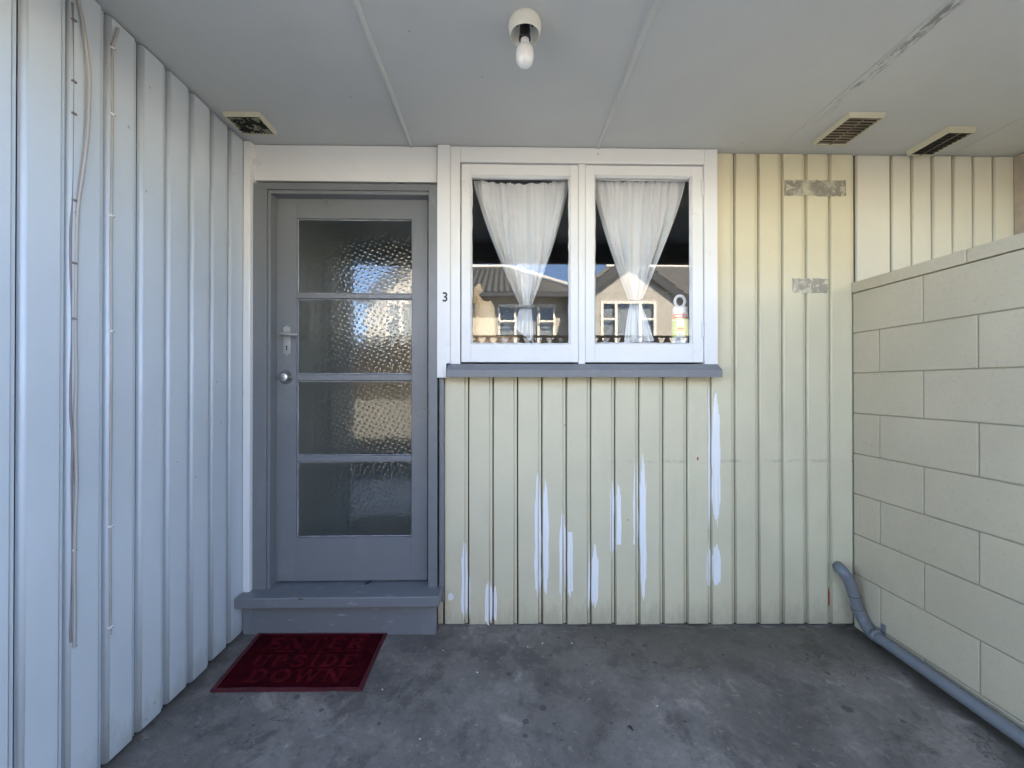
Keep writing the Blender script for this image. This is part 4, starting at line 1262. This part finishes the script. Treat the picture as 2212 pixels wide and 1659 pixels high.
MB().tube(path, PR_ + 0.0022, 20).obj("elbow", M['pvc'], pp)
MB().tube([(PX, 1.853, pz(1.853)), (PX, 1.2, pz(1.2)), (PX, 0.5, pz(0.5))], PR_, 20).obj("long_pipe", M['pvc'], pp)
# glue collars where the pieces meet
for q_, d_ in ((p3, p4 - p3), (p4, p4 - p3)):
    d_ = d_.normalized()
    MB().tube([q_ - d_ * 0.0014, q_ + d_ * 0.0014], PR_ + 0.0028, 20).obj("collar_seam", M['rust'], pp)
# saddle clip
ck = MB(); cyy = 1.868
for k in range(2):
    pass
ring = [(PX + (PR_ + 0.0055) * math.cos(a), cyy, pz(cyy) + (PR_ + 0.0055) * math.sin(a)) for a in [R(-100 + 200 * q / 16) + R(80) for q in range(17)]]
v = []
for (x, y, z) in ring: v += [(x, y - 0.011, z), (x, y + 0.011, z)]
ck.add(v, [(2 * i, 2 * i + 1, 2 * i + 3, 2 * i + 2) for i in range(16)], True)
o = ck.obj("pipe_clip", M['pvc'], pp); sm = o.modifiers.new("thick", 'SOLIDIFY'); sm.thickness = 0.004
MB().box(XR - 0.005, XR - 0.0012, cyy - 0.011, cyy + 0.011, pz(cyy) + 0.012, pz(cyy) + 0.055).obj("clip_foot", M['pvc'], pp, 0.001)

# ================================================================== plates on the cream boards
def tape(x0p, x1p, y0p, y1p, label, seed):
    rn = random.Random(seed)
    Y = YW - 0.0016
    x0, x1 = ax(x0p, Y), ax(x1p, Y); z1, z0 = az(y0p, Y, 1760), az(y1p, Y, 1760)
    n = 22; v = []; m = 4
    for i in range(n + 1):
        x = x0 + (x1 - x0) * i / n
        for j in range(m + 1):
            z = z0 + (z1 - z0) * j / m
            ee = rn.uniform(-.0030, .0022) if j in (0, m) else 0
            v.append((x + (rn.uniform(-.003, .003) if i in (0, n) else 0), Y + rn.uniform(-.0006, .0004), z + ee))
    W_ = m + 1
    mb = MB(); mb.add(v, [(i * W_ + j, (i + 1) * W_ + j, (i + 1) * W_ + j + 1, i * W_ + j + 1) for i in range(n) for j in range(m)])
    o = mb.obj("mounting_plate", M['tape'])
    s = o.modifiers.new("thick", 'SOLIDIFY'); s.thickness = 0.0014; s.offset = 1
    tag(o, label, "plate", "old plates on the cream boards")
tape(1696, 1828, 389, 423, "long smeared plate high on the cream boards near the corner", 4)
tape(1712.7, 1788.6, 601.5, 632.5, "short spotted plate lower on the cream boards near the block wall", 6)

# ================================================================== cables on the white wall
XW = XL + 0.002
def onl(px, py, dx=0.004): return onx(px, py, XL + dx)
def nail_clip(parent, P, mat, w=0.012):
    MB().box(P.x - 0.004, P.x + 0.0050, P.y - w / 2, P.y + w / 2, P.z - 0.003, P.z + 0.003).obj("cable_clip", mat, parent, 0.001)
    MB().tube([(P.x + 0.004, P.y + w * .35, P.z - .002), (P.x + 0.0056, P.y + w * .35, P.z - .002)], 0.0018, 7).obj("nail", M['rust'], parent)
c1 = thing("loose_cable", tuple(onl(160, 430)), "loose painted cable bowing out of a groove in the white wall", "cable")
pts = [onl(162, -40), onl(165, 0, 0.002), onl(176, 60, 0.006), onl(184, 120, 0.010), onl(188, 170, 0.012), onl(187, 230, 0.012), onl(183, 300, 0.010), onl(174, 370, 0.006), onl(165, 430, 0.0), onl(161, 480, -0.003), onl(159, 560, -0.004), onl(158, 640, -0.004), onl(157, 720, -0.004), onl(159, 800, -0.003), onl(157, 900, -0.001), onl(158, 960, 0.001), onl(160, 1040, 0.0), onl(157, 1120, -0.002), onl(155, 1220, -0.003), onl(156, 1320, -0.001), onl(155, 1400, -0.002)]
MB().tube(smooth_path([p + Vector((0.004, 0.003, 0)) for p in pts], 5), 0.0046, 9).obj("cable_sheath", M['cable'], c1)
pts = [onl(159, 10, -0.005), onl(160, 100, -0.006), onl(160, 250, -0.006), onl(158, 420, -0.006), onl(155, 520, -0.005), onl(156, 700, -0.006), onl(155, 880, -0.004), onl(160, 950, -0.001), onl(157, 1050, -0.004), onl(157, 1200, -0.005), onl(154, 1330, -0.005), onl(155, 1385, -0.003)]
MB().tube(smooth_path([p + Vector((0.002, -0.0055, 0)) for p in pts], 5), 0.0032, 8).obj("cable_sheath", M['cable_dark'], c1)
for py in (43, 176, 245, 432, 568, 688, 945, 1188, 1352, 1395):
    nail_clip(c1, onl(159, py, -0.001), M['clip'] if py > 1100 else M['cable_dark'], 0.010)
c2 = thing("wall_cable", tuple(onl(242, 400)), "thin cable clipped down a wall groove between the loose cable and the door", "cable")
pts = [onl(256, 62, 0.010), onl(251, 80, 0.006), onl(244, 100, 0.001)] + [onl(242.5 - 5 * t + 0.7 * math.sin(t * 14), 104 + (1370 - 104) * t, -0.003) for t in [k / 14 for k in range(15)]]
MB().tube(smooth_path([p + Vector((0.0025, -0.003, 0)) for p in pts], 4), 0.0042, 8).obj("cable_sheath", M['cable'], c2)
for py in (104, 247, 466, 715, 1137, 1355):
    nail_clip(c2, onl(242.5 - 5 * (py - 104) / 1266, py, 0.0), M['flake'], 0.013)

# ================================================================== doormat
mc = Vector(onz(658, 1430, 0.0))
zmat = floor_z(-0.74, 1.76)
b_l, b_r = onz(560, 1366.5, floor_z(-1.15, 1.94) + .005), onz(838, 1366, floor_z(-.55, 1.94) + .005)
f_l, f_r = onz(453, 1494.5, floor_z(-1.15, 1.58) + .003), onz(781, 1492.5, floor_z(-.55, 1.58) + .003)
mat_o = thing("doormat", ((b_l.x + b_r.x) / 2, (b_l.y + f_l.y) / 2, zmat), "dark red doormat with raised lettering in front of the doorstep", "doormat")
def matp(u, v, h):
    """u across 0..1, v from back 0 to front 1, h above the slab"""
    p = (b_l * (1 - u) + b_r * u) * (1 - v) + (f_l * (1 - u) + f_r * u) * v
    return (p.x, p.y, floor_z(p.x, p.y) + h)
mb = MB(); e = 0.022; ev = 0.034
def ringp(a, bb, h, wv=0.0):
    pts = []
    for (u0, v0, u1, v1) in ((a, bb, 1 - a, bb), (1 - a, bb, 1 - a, 1 - bb), (1 - a, 1 - bb, a, 1 - bb), (a, 1 - bb, a, bb)):
        for q in range(12):
            t = q / 12
            u, v_ = u0 + (u1 - u0) * t, v0 + (v1 - v0) * t
            du = wv * mnoise.noise(Vector((u * 9, v_ * 7, 3.3)))
            pts.append(matp(u + du, v_ + du, h * (1 + (0.5 * mnoise.noise(Vector((u * 5, v_ * 5, 8.1))) if h > 0.003 else 0))))
    return pts
r0, r1, r2, r3 = ringp(0, 0, 0.0006, .010), ringp(0.001, 0.0015, 0.0085, .010), ringp(e, ev, 0.0090), ringp(e + .006, ev + .008, 0.0055)
L = len(r0)
mb.add(r0 + r1 + r2 + r3, [(k * L + i, k * L + (i + 1) % L, (k + 1) * L + (i + 1) % L, (k + 1) * L + i) for k in range(3) for i in range(L)])
mb.obj("rubber_edge", M['mat_edge'], mat_o)
mb = MB(); mb.add(ringp(e + .004, ev + .006, 0.0062), [tuple(range(L))]); mb.obj("carpet", M['mat_pile'], mat_o)
# raised serif lettering, each letter its own piece
def glyph(ch):
    """strokes in a 1 x 1 cell: (points, width)"""
    T, S = 0.24, 0.085     # thick and thin strokes
    def v(x, a=0.0, b=1.0, w=T): return ([(x, a), (x, b)], w)
    def h(y, a, b, w=S): return ([(a, y), (b, y)], w)
    def serif(x, y, w=0.42): return ([(x - w / 2, y), (x + w / 2, y)], 0.07)
    def arc(cx, cy, rx, ry, a0, a1, w, n=14): return ([(cx + rx * math.cos(R(a0 + (a1 - a0) * i / n)), cy + ry * math.sin(R(a0 + (a1 - a0) * i / n))) for i in range(n + 1)], w)
    E = 0.035
    if ch == 'E': return [v(.28), h(1 - E, .08, .88), h(.5, .28, .66), h(E, .08, .88), v(.86, .78, 1, .06), v(.86, 0, .24, .06), v(.66, .40, .60, .06)]
    if ch == 'F': return [v(.28)]
    if ch == 'T': return [v(.5), h(1 - E, .04, .96), v(.07, .76, 1, .06), v(.93, .76, 1, .06), serif(.5, E)]
    if ch == 'N': return [v(.17, w=.09), v(.83, w=.09), ([(.17, 1), (.83, 0)], .24), serif(.15, 1 - E, .3), serif(.17, E, .32), serif(.83, 1 - E, .32)]
    if ch == 'H': return [v(.22), v(.78), h(.5, .22, .78), serif(.22, 1 - E, .38), serif(.22, E, .38), serif(.78, 1 - E, .38), serif(.78, E, .38)]
    if ch == 'I': return [v(.5), serif(.5, 1 - E, .5), serif(.5, E, .5)]
    if ch == 'U': return [v(.24, .3, 1), v(.80, .3, 1, .09), arc(.52, .32, .28, .28, 180, 360, .12), serif(.24, 1 - E, .42), serif(.80, 1 - E, .32)]
    if ch == 'P': return [v(.28), arc(.46, .73, .34, .235, -90, 90, .17), h(1 - E, .08, .48), h(.5, .28, .48), serif(.28, E, .46)]
    if ch == 'R': return [v(.26), arc(.44, .74, .32, .225, -90, 90, .17), h(1 - E, .06, .46), h(.51, .26, .46), ([(.46, .52), (.60, .36), (.80, .03), (.98, .03)], .17), serif(.26, E, .44)]
    if ch == 'D': return [v(.26), arc(.40, .5, .46, .465, -90, 90, .19), h(1 - E, .06, .42), h(E, .06, .42)]
    if ch == 'O': return [arc(.5, .5, .38, .43, 0, 360, .19, 28)]
    if ch == 'W': return [([(.10, 1), (.30, 0)], .19), ([(.30, 0), (.50, .95)], .09), ([(.50, .95), (.70, 0)], .19), ([(.70, 0), (.92, 1)], .09), serif(.10, 1 - E, .3), serif(.92, 1 - E, .24)]
    if ch == 'S': return [arc(.5, .735, .32, .225, 20, 235, .15), arc(.5, .265, .34, .23, -160, 60, .15), ([(.31, .60), (.70, .42)], .22), v(.80, .72, .92, .06), v(.17, .08, .30, .06)]
    return []
def letter(ch, u0, u1, v0, v1):
    mb = MB(); hh_ = 0.0100
    for k, (pts, w) in enumerate(glyph(ch)):
        n = len(pts); L_ = []; R_ = []
        asp = ((u1 - u0) * 0.6) / ((v1 - v0) * 0.36)
        P = [Vector((x * asp, y)) for x, y in pts]
        for i in range(n):
            a = P[max(0, i - 1)]; b = P[min(n - 1, i + 1)]; t = (b - a).normalized(); nr = Vector((-t.y, t.x)) * w * 0.5 * min(1, asp * 1.1)
            L_.append(P[i] + nr); R_.append(P[i] - nr)
        def W3(q, h): return matp(u0 + (u1 - u0) * q.x / asp, v1 + (v0 - v1) * q.y, h)
        top = hh_ - k * 0.00006
        va = [W3(q, top) for q in L_] + [W3(q, top) for q in R_] + [W3(q, 0.0042) for q in L_] + [W3(q, 0.0042) for q in R_]
        f = []
        for i in range(n - 1):
            f += [(i, i + 1, n + i + 1, n + i), (i, 2 * n + i, 2 * n + i + 1, i + 1), (n + i, n + i + 1, 3 * n + i + 1, 3 * n + i)]
        f += [(0, n, 3 * n, 2 * n), (n - 1, 2 * n - 1, 4 * n - 1, 3 * n - 1)]
        mb.add(va, f)
    return mb.obj("letter", M['mat_letter'], mat_o)
def word(s, u0, u1, v0, v1, gap=0.14):
    n = len(s); wts = [0.62 if c == 'I' else 1.25 if c == 'W' else 1.0 for c in s]
    tot = sum(wts) + gap * (n - 1); u = u0
    for c, wgt in zip(s, wts):
        du = (u1 - u0) * wgt / tot
        letter(c, u, u + du, v0, v1); u += du + (u1 - u0) * gap / tot
word("ENTER", 0.13, 0.87, 0.13, 0.33)
word("THE", 0.40, 0.60, 0.345, 0.40)
word("UPSIDE", 0.13, 0.87, 0.45, 0.645)
word("DOWN", 0.17, 0.83, 0.69, 0.885)
for (u0, u1, v) in ((0.13, 0.87, 0.085), (0.13, 0.36, 0.375), (0.64, 0.87, 0.375)):
    mb = MB(); va = [matp(u0, v - .006, .0096), matp(u1, v - .006, .0096), matp(u1, v + .006, .0096), matp(u0, v + .006, .0096), matp(u0, v - .006, .0042), matp(u1, v - .006, .0042), matp(u1, v + .006, .0042), matp(u0, v + .006, .0042)]
    mb.add(va, [(0, 1, 2, 3), (0, 1, 5, 4), (1, 2, 6, 5), (2, 3, 7, 6), (3, 0, 4, 7)]); mb.obj("raised_line", M['mat_letter'], mat_o)

# ================================================================== bits on the slab
def leaf(px, py, L_, ang, label, mat):
    p = onz(px, py, floor_z(onz(px, py, 0).x, onz(px, py, 0).y))
    mb = MB(); v = []
    n = 8
    for i in range(n + 1):
        t = i / n; w = L_ * 0.26 * math.sin(math.pi * min(1, t * 1.02)) ** 0.8
        for s in (-1, 0, 1):
            v.append(Vector(((t - .5) * L_, s * w, 0.002 + 0.004 * abs(s) + 0.004 * math.sin(t * 5))))
    rot = Matrix.Rotation(R(ang), 3, 'Z')
    v = [tuple(rot @ q + Vector((p.x, p.y, floor_z(p.x, p.y)))) for q in v]
    mb.add(v, [(3 * i + j, 3 * i + j + 1, 3 * i + j + 4, 3 * i + j + 3) for i in range(n) for j in range(2)], True)
    o = mb.obj("dry_leaf", mat); s = o.modifiers.new("thick", 'SOLIDIFY'); s.thickness = 0.0006
    tag(o, label, "leaf", "dry leaves on the slab")
leaf(1362, 1576, 0.022, -35, "dark curled dry leaf alone on the slab below the window", M['leaf'])
leaf(1415, 1434, 0.022, 10, "brown dry leaf on the slab under the right sash", M['leaf'])
tw = thing("dry_twig", tuple(onz(1510, 1436, 0.0)), "yellowish forked dry twig lying on the slab", "twig")
tp = [onz(1500, 1428, .006), onz(1508, 1436, .006), onz(1516, 1440, .005)]
M['straw'] = plain("dry_straw", (0.20, 0.15, 0.05), 0.7)
MB().tube(tp, 0.0022, 6).obj("stem", M['straw'], tw)
MB().tube([onz(1508, 1436, .006), onz(1520, 1446, .005), onz(1530, 1440, .005)], 0.0013, 6).obj("side_stem", M['leaf'], tw)
flakes = [(1140, 1398), (1172, 1390), (1235, 1390), (1031, 1453), (907, 1597), (826, 1490), (957, 1405), (1420, 1526)]
fm = MB().box(-0.0032, 0.0032, -0.0024, 0.0024, 0, 0.0012).mesh("paint_flake"); fm.materials.append(M['flake'])
fm2 = None
for i, (px, py) in enumerate(flakes):
    p = onz(px, py, 0.0); p = onz(px, py, floor_z(p.x, p.y))
    o = bpy.data.objects.new("paint_flake", fm); COL.objects.link(o)
    o.location = (p.x, p.y, floor_z(p.x, p.y) + 0.0008); o.rotation_euler = (0, 0, random.uniform(0, 3)); k = random.uniform(.7, 1.1); o.scale = (k, k, 1)
    tag(o, ["left one of the pair of tiny paint flakes under the left sash", "right one of the pair of tiny paint flakes under the left sash",
         "tiny white paint flake near the boards under the middle of the window", "tiny white paint flake on the open slab level with the mat's middle",
         "tiny white paint flake nearest the bottom edge of the photo", "tiny white paint flake just off the front corner of the doormat",
         "tiny white paint flake between the doorstep and the first primer patches", "tiny white paint flake on the slab between the two dry leaves"][i], "paint flake", "paint flakes on the slab")
# black tail of a draught strip poking out under the door
q0, q1 = at(803, 1254, LF - 0.001), at(786, 1263, LF - 0.03)
sp = MB(); sp.tube([q0, (q0 + q1) / 2 + Vector((0, 0, .001)), q1], [0.004, 0.005, 0.001], 6)
tag(sp.obj("draught_strip", M['black_leaf']), "black rubber tail sticking out under the door", "draught strip")

# ================================================================== across the drive (mirrored in the glass)
GY = GL + 0.0
def vir(px, py, Yr):
    """point at real depth Yr whose mirror image in the window shows at px, py"""
    p = at(px, py, 2 * GY - Yr); return Vector((p.x, Yr, p.z))
# fence: posts, boards and a pierced top rail
FY = -1.90
fe = thing("garden_fence", (0, FY, 0), "dark stained board fence with a pierced top rail across the drive", "fence", kind="thing")
ft = vir(1250, 726, FY).z; fb = vir(1250, 742, FY).z
pitch = 24.4 / FPX * (2 * GY - FY)
x = -3.0
MB().box(-3.0, 4.5, FY - 0.02, FY + 0.02, ft - 0.022, ft + 0.01).obj("top_rail", M['fence'], fe)
MB().box(-3.0, 4.5, FY - 0.02, FY + 0.02, fb - 0.055, fb - 0.018).obj("mid_rail", M['fence'], fe)
while x < 4.5:
    # web between two triangular holes
    w = pitch
    mb = MB(); zt_, zb_ = ft - 0.022, fb - 0.018
    mb.prism([(x + w * .36, zt_), (x - w * .36 + w * 0.0, zt_), (x - w * .10 + 0, zb_), (x + w * .10, zb_)][::1] if False else [(x - w * .12, zt_), (x + w * .12, zt_), (x + w * .42, zb_), (x - w * .42, zb_)],
             lambda a, b: (a, FY - 0.012, b), lambda a, b: (a, FY + 0.012, b))
    mb.obj("lattice_piece", M['fence'], fe)
    x += pitch
x = -3.0
while x < 4.5:
    MB().box(x, x + 0.142, FY - 0.01, FY + 0.01, 0.52, fb - 0.056).obj("board", M['fence'], fe); x += 0.15
lwz = vir(820, 857, FY + 0.25).z
lwl = MB().box(-3.2, 4.6, FY + 0.10, FY + 0.28, -0.1, min(lwz, 1.0))
tag(lwl.obj("garden_wall", M['lowwall'], None, 0.01), "low grey block wall in front of the dark fence", "wall", kind="thing")

# right house: gable front
BOW = 26.0
SASH_TILT = 12.0
def house_window(h, Y, pxs, pyt, pyb, rail, open_sash=False):
    """pxs: picture columns of the uprights; one frame, one pane per light"""
    zt, zb = vir(1250, pyt, Y).z, vir(1250, pyb, Y).z
    X = [vir(p, 700, Y).x for p in pxs]
    fw = 0.045
    fr = MB(); yf0, yf1 = Y + 0.004, Y + 0.05
    fr.box(X[0] - fw, X[-1] + fw, yf0, yf1, zt - fw, zt + fw); fr.box(X[0] - fw, X[-1] + fw, yf0, yf1, zb - fw, zb + fw)
    for x in X: fr.box(x - fw, x + fw, yf0 + .001, yf1 + .001, zb + fw, zt - fw)
    f = fr.obj("window", M['upvc'], h)
    zr = vir(1250, rail, Y).z
    for i, (a, b) in enumerate(zip(X[:-1], X[1:])):
        MB().box(a + fw, b - fw, yf0 + .008, yf0 + .014, zb + fw, zt - fw).obj("pane", M['glass'], f)
        if i != 1: MB().box(a + fw, b - fw, yf0 + .002, yf1 - .002, zr - .03, zr + .03).obj("transom", M['upvc'], f)
        # pleated curtain inside
        mb = MB(); v = []
        n = 40
        for q in range(n + 1):
            x = a + (b - a) * q / n; y = Y - 0.10 + 0.025 * math.sin(q * 1.25)
            v += [(x, y, zb), (x, y, zt)]
        mb.add(v, [(2 * q, 2 * q + 2, 2 * q + 3, 2 * q + 1) for q in range(n)], True); mb.obj("net_curtain", M['net'], f)
        if open_sash and i != 1:
            hinge_z = zt - fw; L_ = zt - zr
            ang = R(SASH_TILT)
            mb = MB(); w = 0.04
            def S(x, t, d): return (x, yf1 + 0.004 + math.sin(ang) * t + d, hinge_z - math.cos(ang) * t)
            for (xa_, xb_, ta, tb) in ((a, b, 0, w), (a, b, L_ - w, L_), (a, a + w, w, L_ - w), (b - w, b, w, L_ - w)):
                mb.hexa([S(x, t, d) for x in (xa_, xb_) for d in (0, 0.03) for t in (tb, ta)])
            so = mb.obj("open_sash", M['upvc'], f)
            # the sash's own glass, bowed a hair inwards as sealed panes are
            mb = MB(); v = []; nn_ = 12
            for p_ in range(nn_ + 1):
                for q_ in range(nn_ + 1):
                    x = a + w + (b - a - 2 * w) * p_ / nn_; t = w + (L_ - 2 * w) * q_ / nn_
                    bow = ((t - L_ / 2) ** 2) / (2 * BOW)
                    v.append(S(x, t, 0.014 + bow))
            mb.add(v, [(p_ * (nn_ + 1) + q_, (p_ + 1) * (nn_ + 1) + q_, (p_ + 1) * (nn_ + 1) + q_ + 1, p_ * (nn_ + 1) + q_ + 1) for p_ in range(nn_) for q_ in range(nn_)], True)
            mb.obj("sash_pane", M['glass'], f)
def wall_with_hole(Y, x0, x1, z0, z1, hx0, hx1, hz0, hz1, mb, th=0.14):
    mb.box(x0, hx0, Y - th, Y, z0, z1); mb.box(hx1, x1, Y - th, Y, z0, z1)
    mb.box(hx0, hx1, Y - th, Y, z0, hz0); mb.box(hx0, hx1, Y - th, Y, hz1, z1)
RY = -8.9
def barge(a, b, w, Y0, Y1, name, par, mat):
    d = (b - a); nrm = Vector((-d.z, 0, d.x)).normalized() * w
    if nrm.z > 0: nrm = -nrm
    mb = MB(); mb.prism([(a.x, a.z), (b.x, b.z), (b.x + nrm.x, b.z + nrm.z), (a.x + nrm.x, a.z + nrm.z)], lambda x, z: (x, Y0, z), lambda x, z: (x, Y1, z)); return mb.obj(name, mat, par)
def roof_slab(pts, name, par, th=0.12, ridges=True, tilew=0.22, course=0.30):
    """four corners: eave a, eave b, ridge b, ridge a; stepped tile courses with waves across"""
    A, B, C, D = [Vector(p) for p in pts]
    nc = max(3, int(((D - A).length + (C - B).length) / 2 / course)); wid = max((B - A).length, (C - D).length)
    nw = max(8, int(wid / tilew * 6)); nw = min(nw, 380)
    nrm = (B - A).cross(D - A).normalized()
    if nrm.z < 0: nrm = -nrm
    v = []; f = []
    rowsn = []
    for c in range(nc):
        for half in (0, 1):
            t = (c + half * 0.999) / nc
            lift = 0.030 if half == 0 else 0.0
            P, Q = A.lerp(D, t), B.lerp(C, t)
            for i in range(nw + 1):
                s = i / nw; p_ = P.lerp(Q, s)
                wv = 0.011 * math.sin(2 * math.pi * (p_ - A).dot((B - A).normalized()) / tilew)
                v.append(p_ + nrm * (lift + wv))
    W_ = nw + 1
    for r in range(2 * nc - 1):
        for i in range(nw): f.append((r * W_ + i, r * W_ + i + 1, (r + 1) * W_ + i + 1, (r + 1) * W_ + i))
    mb = MB(); mb.add(v, f, True)
    mb.add([A - nrm * th, B - nrm * th, C - nrm * th, D - nrm * th], [(0, 1, 2, 3)])
    mb.add([A - nrm * th, B - nrm * th, B, A], [(0, 1, 2, 3)])
    return mb.obj(name, M['tiles'], par)
def gable(h, pa, pl, pr, wl_, wr_, uprights):
    """gable wing facing the drive; picture columns of apex, eaves, wall edges and window uprights"""
    ap = vir(pa, 552, RY); el = vir(pl, 648, RY); er = vir(pr, 648, RY)
    gxl, gxr, gez = vir(wl_, 640, RY).x, vir(wr_, 640, RY).x, vir(pa, 642, RY).z
    hx0, hx1 = vir(uprights[0], 700, RY).x, vir(uprights[-1], 700, RY).x; hz1, hz0 = vir(pa, 652, RY).z, vir(pa, 768, RY).z
    mb = MB(); wall_with_hole(RY, gxl, gxr, -0.1, gez, hx0, hx1, hz0, hz1, mb)
    mb.prism([(gxl, gez), (gxr, gez), (ap.x, ap.z - 0.15)], lambda x, z: (x, RY - .14, z), lambda x, z: (x, RY, z))
    for gx in (gxl, gxr - .14): mb.box(gx, gx + .14, RY - 4.4, RY - .141, -0.1, gez)
    mb.obj("wall", M['render_wall'], h)
    house_window(h, RY, uprights, 653, 768, 689)
    barge(el, ap, 0.26, RY + 0.16, RY + 0.19, "bargeboard", h, M['barge']); barge(ap, er, 0.26, RY + 0.16, RY + 0.19, "bargeboard", h, M['barge'])
    YB2 = RY - 4.5
    for e_ in (el, er):
        roof_slab([e_ + Vector((0, .19, 0)), (e_.x, YB2, e_.z), (ap.x, YB2, ap.z), ap + Vector((0, .19, 0))], "roof", h)
    return ap, el, er, gxl, gxr
rh = thing("gabled_house", (4.5, RY, 0), "cream house with a dark edged gable mirrored in the right sash", "house", kind="thing")
ap, el, er, gxl, gxr = gable(rh, 1361, 1233, 1489, 1248, 1474, [1300, 1330.5, 1383, 1414])
# main roof behind the gable
MY = RY - 0.5; RDY = RY - 5.2
rzv = vir(1440, 578, RDY).z; mz = el.z + 0.05
roof_slab([(gxl - .3, MY + .4, mz), (gxr + 9, MY + .4, mz), (gxr + 9, RDY, rzv), (gxl + 2.2, RDY, rzv)], "roof", rh)
MB().tube([(gxl + 2.2, RDY, rzv + .05), (gxr + 9, RDY, rzv + .05)], 0.09, 8).obj("ridge_cap", M['upvc'], rh)
MB().box(gxr, gxr + 8.8, MY - .14, MY, -0.1, mz).obj("wall", M['render_wall'], rh)
MB().box(gxl + 0.02, gxr + 8.8, RY - 9.5, RY - 9.4, -0.1, mz).obj("wall", M['render_wall'], rh)
roof_slab([(gxl - .3, RDY * 2 - MY - .4, mz), (gxr + 9, RDY * 2 - MY - .4, mz), (gxr + 9, RDY, rzv), (gxl + 2.2, RDY, rzv)], "roof", rh)
MB().box(gxr + 0.1, gxr + 9, MY + .38, MY + .50, mz - .10, mz + .02).obj("gutter", M['barge'], rh)

# left house: hipped roof
HY = -10.6
lh = thing("hipped_house", (-2, HY, 0), "cream house with a grey hipped tile roof mirrored in the left sash", "house", kind="thing")
ez = vir(1125, 640, HY).z; OH = 0.55
cxr = vir(1262, 700, HY).x; cxl = vir(848, 700, HY).x
ryy = HY - 5.6
re = vir(1100, 578, ryy); rzz = re.z; rl = vir(960, 578, ryy)
hx0, hx1 = vir(1077, 700, HY).x, vir(1198, 700, HY).x; hz1, hz0 = vir(1125, 661, HY).z, vir(1125, 775, HY).z
mb = MB(); wall_with_hole(HY, cxl + .35, cxr - .35, -0.1, ez, hx0, hx1, hz0, hz1, mb)
mb.box(cxr - .49, cxr - .35, HY - 9.5, HY - .141, -0.1, ez); mb.box(cxl + .35, cxl + .49, HY - 9.5, HY - .141, -0.1, ez)
mb.obj("wall", M['render_wall'], lh)
house_window(lh, HY, [1078, 1113, 1163, 1197], 661, 775, 694.5, True)
yb_ = 2 * ryy - HY - OH
roof_slab([(cxl, HY + OH, ez), (cxr, HY + OH, ez), (re.x, ryy, rzz), (rl.x, ryy, rzz)], "roof", lh)
roof_slab([(cxr, HY + OH, ez), (cxr, yb_, ez), (re.x, ryy - .02, rzz), (re.x, ryy, rzz)], "roof", lh)
roof_slab([(cxl, HY + OH, ez), (cxl, yb_, ez), (rl.x, ryy - .02, rzz), (rl.x, ryy, rzz)], "roof", lh)
roof_slab([(cxl, yb_, ez), (cxr, yb_, ez), (re.x, ryy, rzz), (rl.x, ryy, rzz)], "roof", lh)
MB().tube([(cxl - .03, HY + OH + .03, ez + .06), (rl.x, ryy, rzz + .04), (re.x, ryy, rzz + .04), (cxr + .03, HY + OH + .03, ez + .06)], 0.10, 8).obj("ridge_cap", M['upvc'], lh)
MB().box(cxl, cxr + .06, HY + OH, HY + OH + .12, ez - .15, ez + .0).obj("gutter", M['barge'], lh)
MB().box(cxl, cxr, HY + .001, HY + OH - .002, ez - .02, ez - .005).obj("soffit", M['render_wall'], lh)
gable(lh, 893, 771, 1010, 786, 996, [835, 866, 918, 949])
